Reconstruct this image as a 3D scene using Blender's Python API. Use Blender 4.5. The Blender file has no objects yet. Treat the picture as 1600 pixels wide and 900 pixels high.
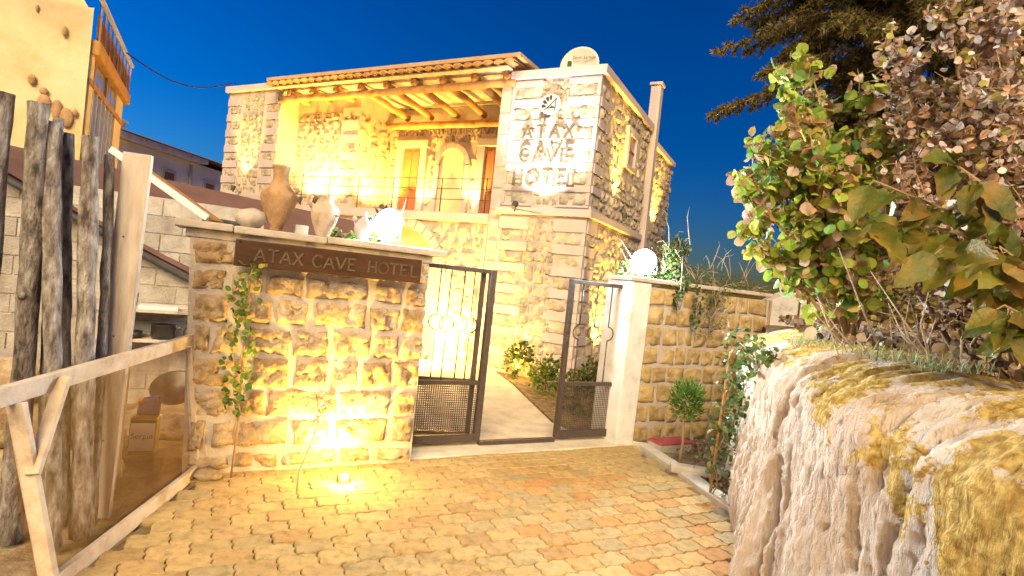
import bpy, bmesh, math, random
from mathutils import Vector, Matrix, noise, Euler
R = math.radians
rnd = random.Random(7)
sc = bpy.context.scene
COL = sc.collection

# ------------------------------------------------------------------ camera
cam_d = bpy.data.cameras.new('camera'); cam = bpy.data.objects.new('camera', cam_d); COL.objects.link(cam)
cam_d.sensor_width = 36; cam_d.lens = 19.8; cam_d.clip_start = 0.05; cam_d.clip_end = 2000
rr, th = R(6.1), R(-0.65)
Mc = Matrix.Rotation(th, 3, 'X') @ Matrix(((math.cos(rr), 0, -math.sin(rr)), (0, 1, 0), (math.sin(rr), 0, math.cos(rr))))
right, fwd, up = Mc.col[0], Mc.col[1], Mc.col[2]
cam.matrix_world = Matrix((right, up, -fwd)).transposed().to_4x4(); cam.location = (0, 0, 1.6)
sc.camera = cam

# ------------------------------------------------------------------ sky, street light, exposure
w = bpy.data.worlds.new('World'); sc.world = w; w.use_nodes = True
nt = w.node_tree; bg = nt.nodes['Background']
sky = nt.nodes.new('ShaderNodeTexSky'); sky.sky_type = 'NISHITA'; sky.sun_disc = False
sky.sun_elevation = R(0.8); sky.sun_rotation = R(-75); sky.altitude = 1200; sky.air_density = 1.2; sky.dust_density = 0.0; sky.ozone_density = 5.0
hs = nt.nodes.new('ShaderNodeHueSaturation'); hs.inputs['Saturation'].default_value = 1.05; hs.inputs['Hue'].default_value = 0.503
gm = nt.nodes.new('ShaderNodeGamma'); gm.inputs[1].default_value = 1.15; nt.links.new(sky.outputs[0], gm.inputs[0]); nt.links.new(gm.outputs[0], hs.inputs['Color']); nt.links.new(hs.outputs[0], bg.inputs['Color'])
bg.inputs['Strength'].default_value = 0.31
sd = bpy.data.lights.new('street_light', 'SUN'); so = bpy.data.objects.new('street_light', sd); COL.objects.link(so)  # sun-type lamp standing in for the unseen warm street light behind the camera
sd.energy = 3.7; sd.angle = R(40); sd.color = (1.0, 0.75, 0.41)
so.rotation_euler = Vector((0.05, 0.79, -0.61)).to_track_quat('-Z', 'Y').to_euler()
sc.view_settings.view_transform = 'Standard'; sc.view_settings.look = 'None'
sc.view_settings.exposure = 0.95; sc.view_settings.gamma = 1; sc.view_settings.use_curve_mapping = False
sc.cycles.use_denoising = True
sc.cycles.max_bounces = 6; sc.cycles.transparent_max_bounces = 12

# ------------------------------------------------------------------ materials
MATS = {}
def mat(name, cols, scale=4.0, bump=0.0, bscale=30.0, rough=0.85, spec=0.3, rand=0.0, island=0.0, emit=None, estr=0, stretch=(1, 1, 1), metal=0.0, detail=6, trans=0.0, contrast=(0.32, 0.68), palette=None):
    """procedural surface: noise between colours, random value per piece or island, bump"""
    m = bpy.data.materials.new(name); m.use_nodes = True; MATS[name] = m
    t = m.node_tree; n = t.nodes; l = t.links; p = n['Principled BSDF']
    p.inputs['Roughness'].default_value = rough; p.inputs['Specular IOR Level'].default_value = spec; p.inputs['Metallic'].default_value = metal
    geo = n.new('ShaderNodeNewGeometry')
    mp = n.new('ShaderNodeMapping'); mp.inputs['Scale'].default_value = stretch; l.new(geo.outputs['Position'], mp.inputs['Vector'])
    nz = n.new('ShaderNodeTexNoise'); nz.inputs['Scale'].default_value = scale; nz.inputs['Detail'].default_value = detail; nz.inputs['Roughness'].default_value = 0.62
    l.new(mp.outputs[0], nz.inputs['Vector'])
    cr = n.new('ShaderNodeValToRGB'); e = cr.color_ramp
    k = len(cols)
    for i, c in enumerate(cols):
        pos = contrast[0] + (contrast[1] - contrast[0]) * (i / max(1, k - 1))
        if i < 2: el = e.elements[i]; el.position = pos
        else: el = e.elements.new(pos)
        el.color = (*c, 1)
    if k == 1: e.elements[1].color = (*cols[0], 1)
    l.new(nz.outputs[0], cr.inputs[0]); out = cr.outputs[0]
    src = None
    if island or palette and not rand: src = geo.outputs['Random Per Island']
    if rand: src = n.new('ShaderNodeObjectInfo').outputs['Random']
    if palette:
        pr = n.new('ShaderNodeValToRGB'); pe = pr.color_ramp; pe.interpolation = 'CONSTANT'
        for i, c in enumerate(palette):
            if i < 2: el = pe.elements[i]; el.position = i / len(palette)
            else: el = pe.elements.new(i / len(palette))
            el.color = (*c, 1)
        wn = n.new('ShaderNodeTexWhiteNoise'); wn.noise_dimensions = '1D'; l.new(src, wn.inputs['W']); l.new(wn.outputs['Value'], pr.inputs[0])
        mx = n.new('ShaderNodeMix'); mx.data_type = 'RGBA'; mx.blend_type = 'MULTIPLY'; mx.inputs[0].default_value = 1.0
        l.new(pr.outputs[0], mx.inputs[6]); l.new(out, mx.inputs[7]); out = mx.outputs[2]
    amt = rand or island
    if amt:
        h = n.new('ShaderNodeHueSaturation'); l.new(out, h.inputs['Color'])
        mr = n.new('ShaderNodeMapRange'); mr.inputs[3].default_value = 1 - amt; mr.inputs[4].default_value = 1 + amt
        l.new(src, mr.inputs[0]); l.new(mr.outputs[0], h.inputs['Value']); out = h.outputs[0]
    l.new(out, p.inputs['Base Color'])
    if bump:
        bn = n.new('ShaderNodeTexNoise'); bn.inputs['Scale'].default_value = bscale; bn.inputs['Detail'].default_value = 8; bn.inputs['Roughness'].default_value = 0.65
        l.new(mp.outputs[0], bn.inputs['Vector'])
        b = n.new('ShaderNodeBump'); b.inputs['Strength'].default_value = min(1.0, bump); b.inputs['Distance'].default_value = 0.02 * max(1, bump)
        l.new(bn.outputs[0], b.inputs['Height']); l.new(b.outputs[0], p.inputs['Normal'])
    if emit: p.inputs['Emission Color'].default_value = (*emit, 1); p.inputs['Emission Strength'].default_value = estr
    if trans:   # thin leaf: some light passes through
        tb = n.new('ShaderNodeBsdfTranslucent'); l.new(out, tb.inputs['Color'])
        ms = n.new('ShaderNodeMixShader'); ms.inputs[0].default_value = trans
        l.new(p.outputs[0], ms.inputs[1]); l.new(tb.outputs[0], ms.inputs[2]); l.new(ms.outputs[0], n['Material Output'].inputs[0])
    return m
mat('rough_stone', [(.32, .21, .12), (.50, .37, .23), (.64, .53, .39)], 11, 1.6, 42, rand=.12, detail=10, palette=[(1, 1, 1), (.86, .80, .72), (1.0, 1.0, 1.0), (.90, .92, .95), (1, .92, .8)])
mat('mortar', [(.42, .36, .31), (.54, .48, .43)], 7, .6, 60)
mat('cap_stone', [(.40, .35, .29), (.56, .51, .45)], 6, .4, 50, rand=.1)
mat('hotel_rough', [(.30, .25, .19), (.46, .39, .31), (.58, .51, .43)], 7, 1.0, 30, rand=.15)
mat('hotel_smooth', [(.45, .385, .385), (.52, .45, .45)], 3, .15, 40, rand=.06)
mat('hotel_core', [(.48, .40, .33), (.58, .50, .42)], 4, .3, 40)
mat('plaster_white', [(.46, .42, .36), (.64, .63, .61), (.72, .72, .71), (.78, .78, .78)], 4.5, .5, 50, detail=9, contrast=(.28, .7))
mat('yellow_plaster', [(.60, .46, .22), (.72, .60, .36), (.75, .66, .44)], 1.6, .5, 14)
mat('log_beam', [(.26, .13, .05), (.42, .24, .10), (.50, .31, .15)], 5, .5, 30, stretch=(1, 1, 1), rand=.1)
mat('roof_tile', [(.38, .23, .12), (.52, .35, .19)], 8, .4, 40, rand=.15)
mat('door_wood', [(.30, .11, .05), (.40, .17, .08)], 6, .3, 30, stretch=(6, 6, 1))
mat('iron', [(.045, .032, .028), (.075, .055, .05)], 30, .2, 120, rough=.5, spec=.5)
mat('black_paint', [(.03, .035, .03), (.05, .05, .045)], 20, rough=.5)
mat('letter_metal', [(.07, .055, .04), (.10, .08, .06)], 20, rough=.5)
mat('letter_pale', [(.11, .085, .06), (.15, .12, .085)], 20, rough=.5)
mat('bark', [(.10, .08, .07), (.25, .21, .19), (.38, .34, .31), (.56, .52, .49)], 26, 2.5, 55, detail=10, contrast=(.34, .64), stretch=(1, 1, .33), rand=.2)
mat('old_plank', [(.34, .27, .22), (.52, .45, .39), (.62, .56, .50)], 10, .5, 60, stretch=(1, 1, .15), rand=.1)
mat('frame_wood', [(.44, .33, .22), (.60, .49, .37), (.66, .57, .47)], 7, .4, 60, rand=.12)
mat('sign_wood', [(.045, .02, .007), (.085, .038, .013)], 5, .15, 40, rough=.28, spec=.6, stretch=(.4, .4, 3))
mat('sign_cut', [(.09, .06, .032), (.14, .095, .055)], 10, rough=.5)
mat('clay', [(.26, .15, .07), (.42, .26, .13), (.50, .33, .18)], 9, .5, 50, detail=9, rough=.75)
mat('clay_pale', [(.32, .23, .16), (.50, .39, .30), (.57, .46, .37)], 10, .5, 50, detail=9, rough=.8)
mat('clay_grey', [(.36, .33, .34), (.47, .44, .45)], 9, .3, 60, rough=.8)
mat('paver', [(.62, .58, .52), (.88, .86, .82), (1.0, .98, .94)], 16, .6, 80, rough=.9, rand=.10, detail=9,
    palette=[(0.51, 0.381, 0.185), (0.53, 0.400, 0.192), (0.51, 0.363, 0.178), (0.49, 0.381, 0.200), (0.54, 0.391, 0.185), (0.49, 0.335, 0.155)])
mat('paver_mixed', [(.62, .58, .52), (.88, .86, .82), (1.0, .98, .94)], 16, .6, 80, rough=.9, rand=.12, detail=9,
    palette=[(0.53, 0.372, 0.170), (0.53, 0.326, 0.133), (0.54, 0.391, 0.185), (0.48, 0.372, 0.192), (0.53, 0.344, 0.148), (0.53, 0.288, 0.111), (0.53, 0.381, 0.178), (0.47, 0.372, 0.200)])
mat('joint_sand', [(.20, .14, .07), (.30, .22, .12)], 20, .5, 90)
mat('concrete', [(.44, .39, .32), (.57, .52, .44), (.66, .61, .53)], 4, .4, 60, detail=9)
mat('soil', [(.10, .07, .04), (.22, .16, .09), (.33, .26, .16)], 9, 1.0, 40)
mat('dirt', [(.20, .13, .07), (.32, .23, .13), (.42, .33, .2)], 5, .8, 30)
mat('block', [(.32, .28, .24), (.45, .41, .36), (.54, .50, .45)], 7, .7, 50, rand=.16, detail=9)
mat('tarp', [(.13, .07, .06), (.18, .10, .09)], 3, .2, 20, rough=.8)
mat('board_orange', [(.42, .22, .06), (.52, .31, .10)], 5, .2, 50)
mat('red_stone', [(.32, .05, .05), (.42, .10, .09)], 8, .3, 60)
mat('tin_white', [(.74, .68, .62), (.80, .74, .68)], 8, rough=.45)
mat('tin_gold', [(.30, .18, .04), (.40, .26, .08)], 8, rough=.35, metal=.4)
mat('purple', [(.10, .05, .16), (.16, .08, .22)], 9, rough=.6)
mat('orange', [(.75, .22, .02), (.8, .28, .03)], 9, rough=.5)
mat('glass_dark', [(.16, .20, .32), (.34, .38, .52)], 3, rough=.12, spec=.7)
mat('pale_house', [(.78, .72, .62), (.86, .81, .72)], 1.2, .3, 30)
mat('roof_dark', [(.13, .08, .06), (.22, .14, .10)], 3, .6, 12)
mat('metal_white', [(.66, .68, .72), (.74, .76, .80)], 9, rough=.4)
mat('dish_white', [(.58, .54, .47), (.64, .6, .53)], 3, rough=.5)
mat('lamp_body', [(.05, .05, .05), (.08, .08, .08)], 9, rough=.5)
mat('lens_white', [(.9, .95, 1)], 1, emit=(.85, .97, 1.0), estr=90)
mat('lens_warm', [(1, .8, .4)], 1, emit=(1, .72, .28), estr=40)
mat('cable', [(.03, .03, .03)], 1, rough=.6)
mat('pan_metal', [(.06, .055, .05), (.12, .11, .10)], 9, rough=.4, metal=.6)
mat('green_leaf', [(.8, .8, .8), (1, 1, 1)], 12, rough=.55, island=.25, trans=.35, palette=[(.13, .24, .03), (.20, .28, .04), (.10, .20, .04), (.30, .28, .05), (.17, .27, .05)])
mat('autumn_leaf', [(.8, .8, .8), (1, 1, 1)], 12, rough=.6, island=.25, trans=.3, palette=[(.24, .38, .05), (.38, .43, .06), (.20, .36, .09), (.54, .33, .20), (.60, .44, .35), (.44, .30, .08), (.34, .43, .06), (.42, .46, .10)])
mat('dry_leaf', [(.8, .8, .8), (1, 1, 1)], 12, rough=.7, island=.3, trans=.2, palette=[(.46, .27, .16), (.56, .42, .34), (.64, .55, .51), (.40, .22, .12), (.74, .68, .66), (.54, .35, .24), (.68, .60, .56), (.40, .36, .10)])
mat('big_leaf', [(.05, .085, .006), (.13, .12, .009), (.28, .14, .012)], 9, .3, 60, rough=.45, spec=.5, rand=.25, trans=.25)
mat('ivy_leaf', [(.8, .8, .8), (1, 1, 1)], 12, rough=.5, island=.3, trans=.3, palette=[(.07, .13, .03), (.10, .16, .03), (.16, .18, .05), (.05, .10, .03), (.26, .22, .09)])
mat('litter_leaf', [(.8, .8, .8), (1, 1, 1)], 12, rough=.8, island=.3, trans=.1, palette=[(.20, .11, .06), (.28, .18, .11), (.14, .08, .05), (.36, .27, .20), (.18, .13, .05)])
mat('dry_twig', [(.26, .20, .14), (.38, .31, .23)], 20, rough=.8, island=.2)
mat('conifer', [(.7, .7, .7), (1, 1, 1)], 3, rough=.7, island=.3, trans=.1, palette=[(.15, .12, .03), (.20, .15, .04), (.27, .20, .06), (.11, .11, .04), (.18, .15, .045)])
mat('topiary_leaf', [(.8, .8, .8), (1, 1, 1)], 12, rough=.6, island=.3, trans=.25, palette=[(.08, .19, .02), (.13, .25, .03), (.06, .13, .02), (.20, .26, .04)])
mat('grass', [(.8, .8, .8), (1, 1, 1)], 12, rough=.6, island=.3, trans=.3, palette=[(.20, .28, .08), (.32, .34, .13), (.46, .42, .22), (.42, .36, .18), (.22, .30, .14)])
mat('trunk', [(.18, .11, .06), (.34, .21, .10), (.42, .27, .13)], 9, .9, 30, stretch=(1, 1, .3))
mat('stem', [(.28, .18, .09), (.40, .28, .16)], 20, .3, 60, island=.1)
mat('grey_post', [(.28, .28, .31), (.48, .46, .45), (.56, .52, .48)], 6, .6, 40)

# rock: eroded cream tuff with ochre lichen near the top and in big patches
def rock_material():
    m = mat('tuff', [(.42, .28, .16), (.58, .44, .32), (.66, .55, .44), (.71, .62, .52)], 6.0, 2.2, 42, stretch=(1, 1, .18), detail=10, contrast=(.28, .66))
    t = m.node_tree; n = t.nodes; l = t.links; p = n['Principled BSDF']
    old = p.inputs['Base Color'].links[0].from_socket
    geo = n.new('ShaderNodeNewGeometry'); sp = n.new('ShaderNodeSeparateXYZ'); l.new(geo.outputs['Position'], sp.inputs[0])
    nz = n.new('ShaderNodeTexNoise'); nz.inputs['Scale'].default_value = 2.6; nz.inputs['Detail'].default_value = 7; nz.inputs['Roughness'].default_value = .6; l.new(geo.outputs['Position'], nz.inputs['Vector'])
    def math_(op, a, b):
        q = n.new('ShaderNodeMath'); q.operation = op
        for i, v in enumerate((a, b)):
            if isinstance(v, (int, float)): q.inputs[i].default_value = v
            else: l.new(v, q.inputs[i])
        return q.outputs[0]
    hz = math_('MULTIPLY', math_('SUBTRACT', sp.outputs['Z'], 1.24), 2.4)
    hy = math_('MULTIPLY', math_('SUBTRACT', 1.95, sp.outputs['Y']), 1.0)
    v = math_('ADD', math_('ADD', math_('MAXIMUM', hz, hy), 0.0), math_('MULTIPLY', math_('SUBTRACT', nz.outputs[0], .5), 3.4))
    nf = n.new('ShaderNodeTexNoise'); nf.inputs['Scale'].default_value = 19; nf.inputs['Detail'].default_value = 8; nf.inputs['Roughness'].default_value = .7; l.new(geo.outputs['Position'], nf.inputs['Vector'])
    v = math_('ADD', v, math_('MULTIPLY', math_('SUBTRACT', nf.outputs[0], .5), 1.5))
    cr = n.new('ShaderNodeValToRGB'); cr.color_ramp.elements[0].position = .16; cr.color_ramp.elements[1].position = .26; l.new(v, cr.inputs[0])
    n2 = n.new('ShaderNodeTexNoise'); n2.inputs['Scale'].default_value = 34; n2.inputs['Detail'].default_value = 6; l.new(geo.outputs['Position'], n2.inputs['Vector'])
    c2 = n.new('ShaderNodeValToRGB'); e = c2.color_ramp; e.elements[0].position = .36; e.elements[0].color = (.34, .19, .03, 1); e.elements[1].position = .62; e.elements[1].color = (.66, .46, .13, 1)
    l.new(n2.outputs[0], c2.inputs[0])
    mx = n.new('ShaderNodeMix'); mx.data_type = 'RGBA'; l.new(cr.outputs[0], mx.inputs[0]); l.new(old, mx.inputs[6]); l.new(c2.outputs[0], mx.inputs[7])
    l.new(mx.outputs[2], p.inputs['Base Color'])
rock_material()
def net_material():
    m = bpy.data.materials.new('brown_net'); m.use_nodes = True; MATS['brown_net'] = m
    t = m.node_tree; n = t.nodes; l = t.links
    d = n.new('ShaderNodeBsdfDiffuse'); d.inputs[0].default_value = (.38, .21, .05, 1)
    tr = n.new('ShaderNodeBsdfTransparent'); ms = n.new('ShaderNodeMixShader')
    nz = n.new('ShaderNodeTexNoise'); nz.inputs['Scale'].default_value = 2.5
    mr = n.new('ShaderNodeMapRange'); mr.inputs[3].default_value = .80; mr.inputs[4].default_value = .60; l.new(nz.outputs[0], mr.inputs[0])
    l.new(mr.outputs[0], ms.inputs[0]); l.new(d.outputs[0], ms.inputs[1]); l.new(tr.outputs[0], ms.inputs[2]); l.new(ms.outputs[0], n['Material Output'].inputs[0])
net_material()

# ------------------------------------------------------------------ builders
def link(o, parent=None):
    COL.objects.link(o)
    if parent is not None: o.parent = parent
    return o
def tag(o, label=None, cat=None, group=None, kind=None):
    if label: o['label'] = label
    if cat: o['category'] = cat
    if group: o['group'] = group
    if kind: o['kind'] = kind
    return o
def thing(name, label, cat, loc=(0, 0, 0), rz=0, group=None):
    o = bpy.data.objects.new(name, None); link(o); o.location = loc; o.rotation_euler = (0, 0, rz); o.empty_display_size = .1
    return tag(o, label, cat, group)
def place(name, me, parent, loc=(0, 0, 0), rot=(0, 0, 0), scale=(1, 1, 1)):
    o = bpy.data.objects.new(name, me); link(o, parent); o.location = loc; o.rotation_euler = rot; o.scale = scale
    return o
class MB:
    def __init__(s): s.v = []; s.f = []
    def add(s, vs, fs):
        k = len(s.v); s.v += [tuple(v) for v in vs]; s.f += [tuple(i + k for i in f) for f in fs]; return s
    def box(s, x0, x1, y0, y1, z0, z1, rot=None, piv=(0, 0, 0)):
        vs = [Vector((x, y, z)) for z in (z0, z1) for y in (y0, y1) for x in (x0, x1)]
        if rot: vs = [rot @ (v - Vector(piv)) + Vector(piv) for v in vs]
        return s.add(vs, [(0, 2, 3, 1), (4, 5, 7, 6), (0, 1, 5, 4), (2, 6, 7, 3), (0, 4, 6, 2), (1, 3, 7, 5)])
    def bar(s, a, b, w, h, upv=(0, 0, 1)):
        a, b = Vector(a), Vector(b); d = (b - a).normalized(); u = Vector(upv)
        x = d.cross(u)
        if x.length < 1e-4: x = d.cross(Vector((1, 0, 0)))
        x.normalize(); u = x.cross(d)
        vs = [p + x * sx * w / 2 + u * sz * h / 2 for p in (a, b) for sx, sz in ((-1, -1), (1, -1), (1, 1), (-1, 1))]
        return s.add(vs, [(3, 2, 1, 0), (4, 5, 6, 7), (0, 1, 5, 4), (1, 2, 6, 5), (2, 3, 7, 6), (3, 0, 4, 7)])
    def tube(s, pts, rad, n=8, jit=0, seed=0, cap=True):
        pts = [Vector(p) for p in pts]
        if not isinstance(rad, (list, tuple)): rad = [rad] * len(pts)
        rings = []; q = random.Random(seed); x = None
        for i, p in enumerate(pts):
            d = (pts[min(i + 1, len(pts) - 1)] - pts[max(i - 1, 0)]).normalized()
            if x is None:
                x = d.cross(Vector((0, 0, 1)))
                if x.length < 1e-3: x = Vector((1, 0, 0))
            x = (x - d * x.dot(d)).normalized(); y = d.cross(x)
            rings.append([p + (x * math.cos(2 * math.pi * k / n) + y * math.sin(2 * math.pi * k / n)) * rad[i] * (1 + q.uniform(-jit, jit)) for k in range(n)])
        vs = [v for r_ in rings for v in r_]; fs = []
        for i in range(len(pts) - 1):
            for k in range(n): fs.append((i * n + k, i * n + (k + 1) % n, (i + 1) * n + (k + 1) % n, (i + 1) * n + k))
        if cap: fs += [tuple(range(n - 1, -1, -1)), tuple((len(pts) - 1) * n + k for k in range(n))]
        return s.add(vs, fs)
    def lathe(s, prof, n=24, c=(0, 0, 0)):
        vs = [(c[0] + r_ * math.cos(2 * math.pi * k / n), c[1] + r_ * math.sin(2 * math.pi * k / n), c[2] + z) for r_, z in prof for k in range(n)]
        fs = [(i * n + k, i * n + (k + 1) % n, (i + 1) * n + (k + 1) % n, (i + 1) * n + k) for i in range(len(prof) - 1) for k in range(n)]
        return s.add(vs, fs)
    def prism(s, poly, y0, y1):     # polygon in XZ extruded along Y
        n = len(poly)
        return s.add([(x, y0, z) for x, z in poly] + [(x, y1, z) for x, z in poly],
                     [tuple(range(n)), tuple(range(2 * n - 1, n - 1, -1))] + [(i, (i + 1) % n + 0, (i + 1) % n + n, i + n)[::-1] for i in range(n)])
    def slab(s, poly, z0, z1):      # polygon in XY (counter-clockwise) extruded along Z
        n = len(poly)
        return s.add([(x, y, z0) for x, y in poly] + [(x, y, z1) for x, y in poly],
                     [tuple(range(n - 1, -1, -1)), tuple(range(n, 2 * n))] + [(i, (i + 1) % n, (i + 1) % n + n, i + n) for i in range(n)])
    def mesh(s, name, m, smooth=False):
        me = bpy.data.meshes.new(name); me.from_pydata(s.v, [], s.f); me.materials.append(MATS[m])
        if smooth: me.polygons.foreach_set('use_smooth', [True] * len(me.polygons))
        me.update(); return me
    def build(s, name, m, parent=None, smooth=False, bevel=0, loc=(0, 0, 0), rot=(0, 0, 0)):
        me = s.mesh(name, m, smooth)
        if bevel:
            b = bmesh.new(); b.from_mesh(me); bmesh.ops.bevel(b, geom=list(b.edges), offset=bevel, segments=2, affect='EDGES', profile=.6, clamp_overlap=True); b.to_mesh(me); b.free()
        o = bpy.data.objects.new(name, me); link(o, parent); o.location = loc; o.rotation_euler = rot
        return o
def fbm(p, sc_, oct_=4):
    return noise.fractal(Vector(p) * sc_, 1.0, 2.0, oct_)
def rough_block(wd, ht, dep, amp, seed, nx=8, nz=6, m='rough_stone', edge=.03, pillow=1.0, fr=6.0):
    """stone with a hewn, bulging front (towards -Y); origin at centre of its bed plane y=0"""
    q = random.Random(seed); off = Vector((q.uniform(0, 99), q.uniform(0, 99), q.uniform(0, 99)))
    b = MB(); k = nx + 1
    cs = [q.uniform(-edge, edge) for _ in range(8)]
    for j in range(nz + 1):
        for i in range(nx + 1):
            u, v = i / nx, j / nz
            x = (u - .5) * wd; z = (v - .5) * ht
            bl = (1 - u) * (1 - v); br = u * (1 - v); tl = (1 - u) * v; tr = u * v
            x += (cs[0] * bl + cs[1] * br + cs[2] * tl + cs[3] * tr) * .5; z += (cs[4] * bl + cs[5] * br + cs[6] * tl + cs[7] * tr) * .5
            e = min(u, 1 - u) * 2 * wd / max(wd, ht), min(v, 1 - v) * 2 * ht / max(wd, ht)
            ed = min(1, min(min(u, 1 - u) * wd, min(v, 1 - v) * ht) / (.18 * min(wd, ht)))
            P = Vector((x * fr, 0, z * fr)) + off
            nn = noise.fractal(P, .75, 2.1, 5) + .7 * abs(noise.noise(P * 1.7)) - .35 * abs(noise.noise(P * 4.1 + off))
            y = -dep * (.35 + .65 * ed ** .5 * pillow) - amp * nn * (.25 + .75 * ed)
            if ed < .01: x += noise.noise(P * 1.7) * edge * .5; z += noise.noise(P * 1.7 + Vector((5, 3, 1))) * edge * .5
            b.v.append((x, y, z))
    for j in range(nz):
        for i in range(nx): b.f.append((j * k + i, j * k + i + 1, (j + 1) * k + i + 1, (j + 1) * k + i))
    ring = [i for i in range(k)] + [j * k + nx for j in range(1, nz + 1)] + [nz * k + i for i in range(nx - 1, -1, -1)] + [j * k for j in range(nz - 1, 0, -1)]
    base = len(b.v)
    for r_ in ring: x, y, z = b.v[r_]; b.v.append((x, .02, z))
    n = len(ring)
    for i in range(n): b.f.append((ring[(i + 1) % n], ring[i], base + i, base + (i + 1) % n))
    return b.mesh('stone', m, True)
def lay(x0, x1, z0, z1, hr, wr, seed, gap=.015, excl=()):
    """rows of blocks with uneven widths: list of (cx, cz, w, h)"""
    q = random.Random(seed); out = []; z = z0
    nrow = max(1, round((z1 - z0) / ((hr[0] + hr[1]) / 2))); hs_ = [q.uniform(*hr) for _ in range(nrow)]; k = (z1 - z0) / sum(hs_)
    for h in hs_:
        h *= k; x = x0
        while x < x1 - .02:
            wd = q.uniform(*wr)
            if x1 - x - wd < wr[0] * .6: wd = x1 - x
            cx, cz = x + wd / 2, z + h / 2
            if not any(ex0 < cx + wd * .35 and cx - wd * .35 < ex1 and ez0 < cz + h * .35 and cz - h * .35 < ez1 for ex0, ex1, ez0, ez1 in excl):
                out.append((cx, cz, wd - gap, h - gap))
            x += wd
        z += h
    return out
LEAF = {
 'round': ([(0, 0, 0), (.32, .18, .06), (.46, .5, .1), (.3, .8, .06), (0, 1, -.05), (-.3, .8, .06), (-.46, .5, .1), (-.32, .18, .06), (0, .5, 0)],
           [(0, 1, 2, 8), (8, 2, 3, 4), (0, 8, 6, 7), (8, 4, 5, 6)]),
 'long': ([(0, 0, 0), (.16, .35, .05), (0, 1, -.12), (-.16, .35, .05), (0, .45, 0)], [(0, 1, 4), (1, 2, 4), (4, 2, 3), (0, 4, 3)]),
 'needle': ([(-.05, 0, 0), (.05, 0, 0), (0, 1, 0)], [(0, 1, 2)]),
 'blade': ([(-.04, 0, 0), (.04, 0, 0), (.03, .55, .08), (-.03, .55, .08), (0, 1, .3)], [(0, 1, 2, 3), (3, 2, 4)])}
def leaf(mb, p, d, size, kind='round', roll=None, q=rnd, wide=1.0):
    vs, fs = LEAF[kind]; d = Vector(d).normalized()
    x = d.cross(Vector((q.uniform(-1, 1), q.uniform(-1, 1), q.uniform(-1, 1)))) if roll is None else d.cross(Vector(roll))
    if x.length < 1e-3: x = d.cross(Vector((1, .3, .2)))
    x.normalize(); z = x.cross(d); p = Vector(p)
    mb.add([p + (x * a * wide + d * b_ + z * c) * size for a, b_, c in vs], fs)
def rdir(q=rnd):
    while True:
        v = Vector((q.uniform(-1, 1), q.uniform(-1, 1), q.uniform(-1, 1)))
        if .05 < v.length < 1: return v.normalized()

# ================================================================== SETTING
GA = R(28); g = Vector((math.cos(GA), math.sin(GA), 0)); gn = Vector((-math.sin(GA), math.cos(GA), 0))
W0 = Vector((-2.04, 4.01, 0)); GO = Vector((-.74, 5.07, 0)); RO = Vector((1.45, 6.05, 0))
def GL(o, s, y, z=0): return o + g * s + gn * y + Vector((0, 0, z))
b = MB(); N = 60
for j in range(N + 1):
    for i in range(N + 1):
        u, v = (i / N * 2 - 1), (j / N * 2 - 1)
        x, y = math.copysign(abs(u) ** 3, u) * 300 - 1, math.copysign(abs(v) ** 3, v) * 300 + 5
        b.v.append((x, y, -.05 + .012 * fbm((x, y, 0), 1.5)))
b.f = [(j * (N + 1) + i, j * (N + 1) + i + 1, (j + 1) * (N + 1) + i + 1, (j + 1) * (N + 1) + i) for j in range(N) for i in range(N)]
tag(b.build('ground', 'dirt', None, True), kind='structure')
# bedding sand under the pavers
EDGE = [(-1.86, 1.0), (-1.9, 2.6), (-2.03, 3.3), (-2.2, 4.02)]
PAVE = [(-1.3, -2.5), (1.15, -2.5), (1.34, 3.1), (1.72, 3.7), (1.84, 4.3), (1.66, 5.1), (1.5, 5.85), (1.42, 5.98), (-.72, 4.86), (-2.1, 4.1), (-1.98, 3.3), (-1.88, 2.5), (-1.8, 1.0)]
tag(MB().slab(PAVE, -.06, -.022).build('driveway', 'joint_sand'), kind='structure')
drive = bpy.data.objects['driveway']
def inside(p, poly):
    x, y = p; c = False
    for i in range(len(poly)):
        (x1, y1), (x2, y2) = poly[i], poly[i - 1]
        if (y1 > y) != (y2 > y) and x < (x2 - x1) * (y - y1) / (y2 - y1) + x1: c = not c
    return c
PW, PH = .205, .150
def paver_mesh():
    o_ = []; A = .009
    def wv(t): return A * math.sin(4 * math.pi * t)
    def zz(t): return A * .9 * (abs(((t * 2) % 1) - .5) * 4 - 1)
    n1, n2 = 8, 6; gx, gy = PW * .968, PH * .955
    for i in range(n1): t = i / n1; o_.append((gx * (t - .5) + 0 * zz(0), -gy / 2 + wv(t)))
    for i in range(n2): t = i / n2; o_.append((gx / 2 + zz(t) - zz(0), gy * (t - .5)))
    for i in range(n1): t = 1 - i / n1; o_.append((gx * (t - .5), gy / 2 + wv(t)))
    for i in range(n2): t = 1 - i / n2; o_.append((-gx / 2 + zz(t) - zz(0), gy * (t - .5)))
    n = len(o_); m_ = MB()
    for sc_, z in ((1, -.04), (1, -.006), (.955, 0)):
        m_.v += [(x * sc_, y * (sc_ if sc_ == 1 else .94), z) for x, y in o_]
    for r_ in range(2):
        for i in range(n): m_.f.append((r_ * n + i, r_ * n + (i + 1) % n, (r_ + 1) * n + (i + 1) % n, (r_ + 1) * n + i))
    m_.f.append(tuple(range(2 * n, 3 * n)))
    return m_
pm = paver_mesh(); pme = pm.mesh('paver', 'paver'); pme2 = pm.mesh('paver', 'paver_mixed')
cells = []
for j in range(-60, 60):
    for i in range(-60, 60):
        c = GL(Vector((0, 4, 0)), (i + (j % 2) * .5) * PW, j * PH)
        if inside((c.x, c.y), PAVE) : cells.append(c)
vis = [c for c in cells if c.y > 2.3]; vis.sort(key=lambda c: c.length); rest = [c for c in cells if c.y <= 2.3] + vis[300:]
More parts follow.
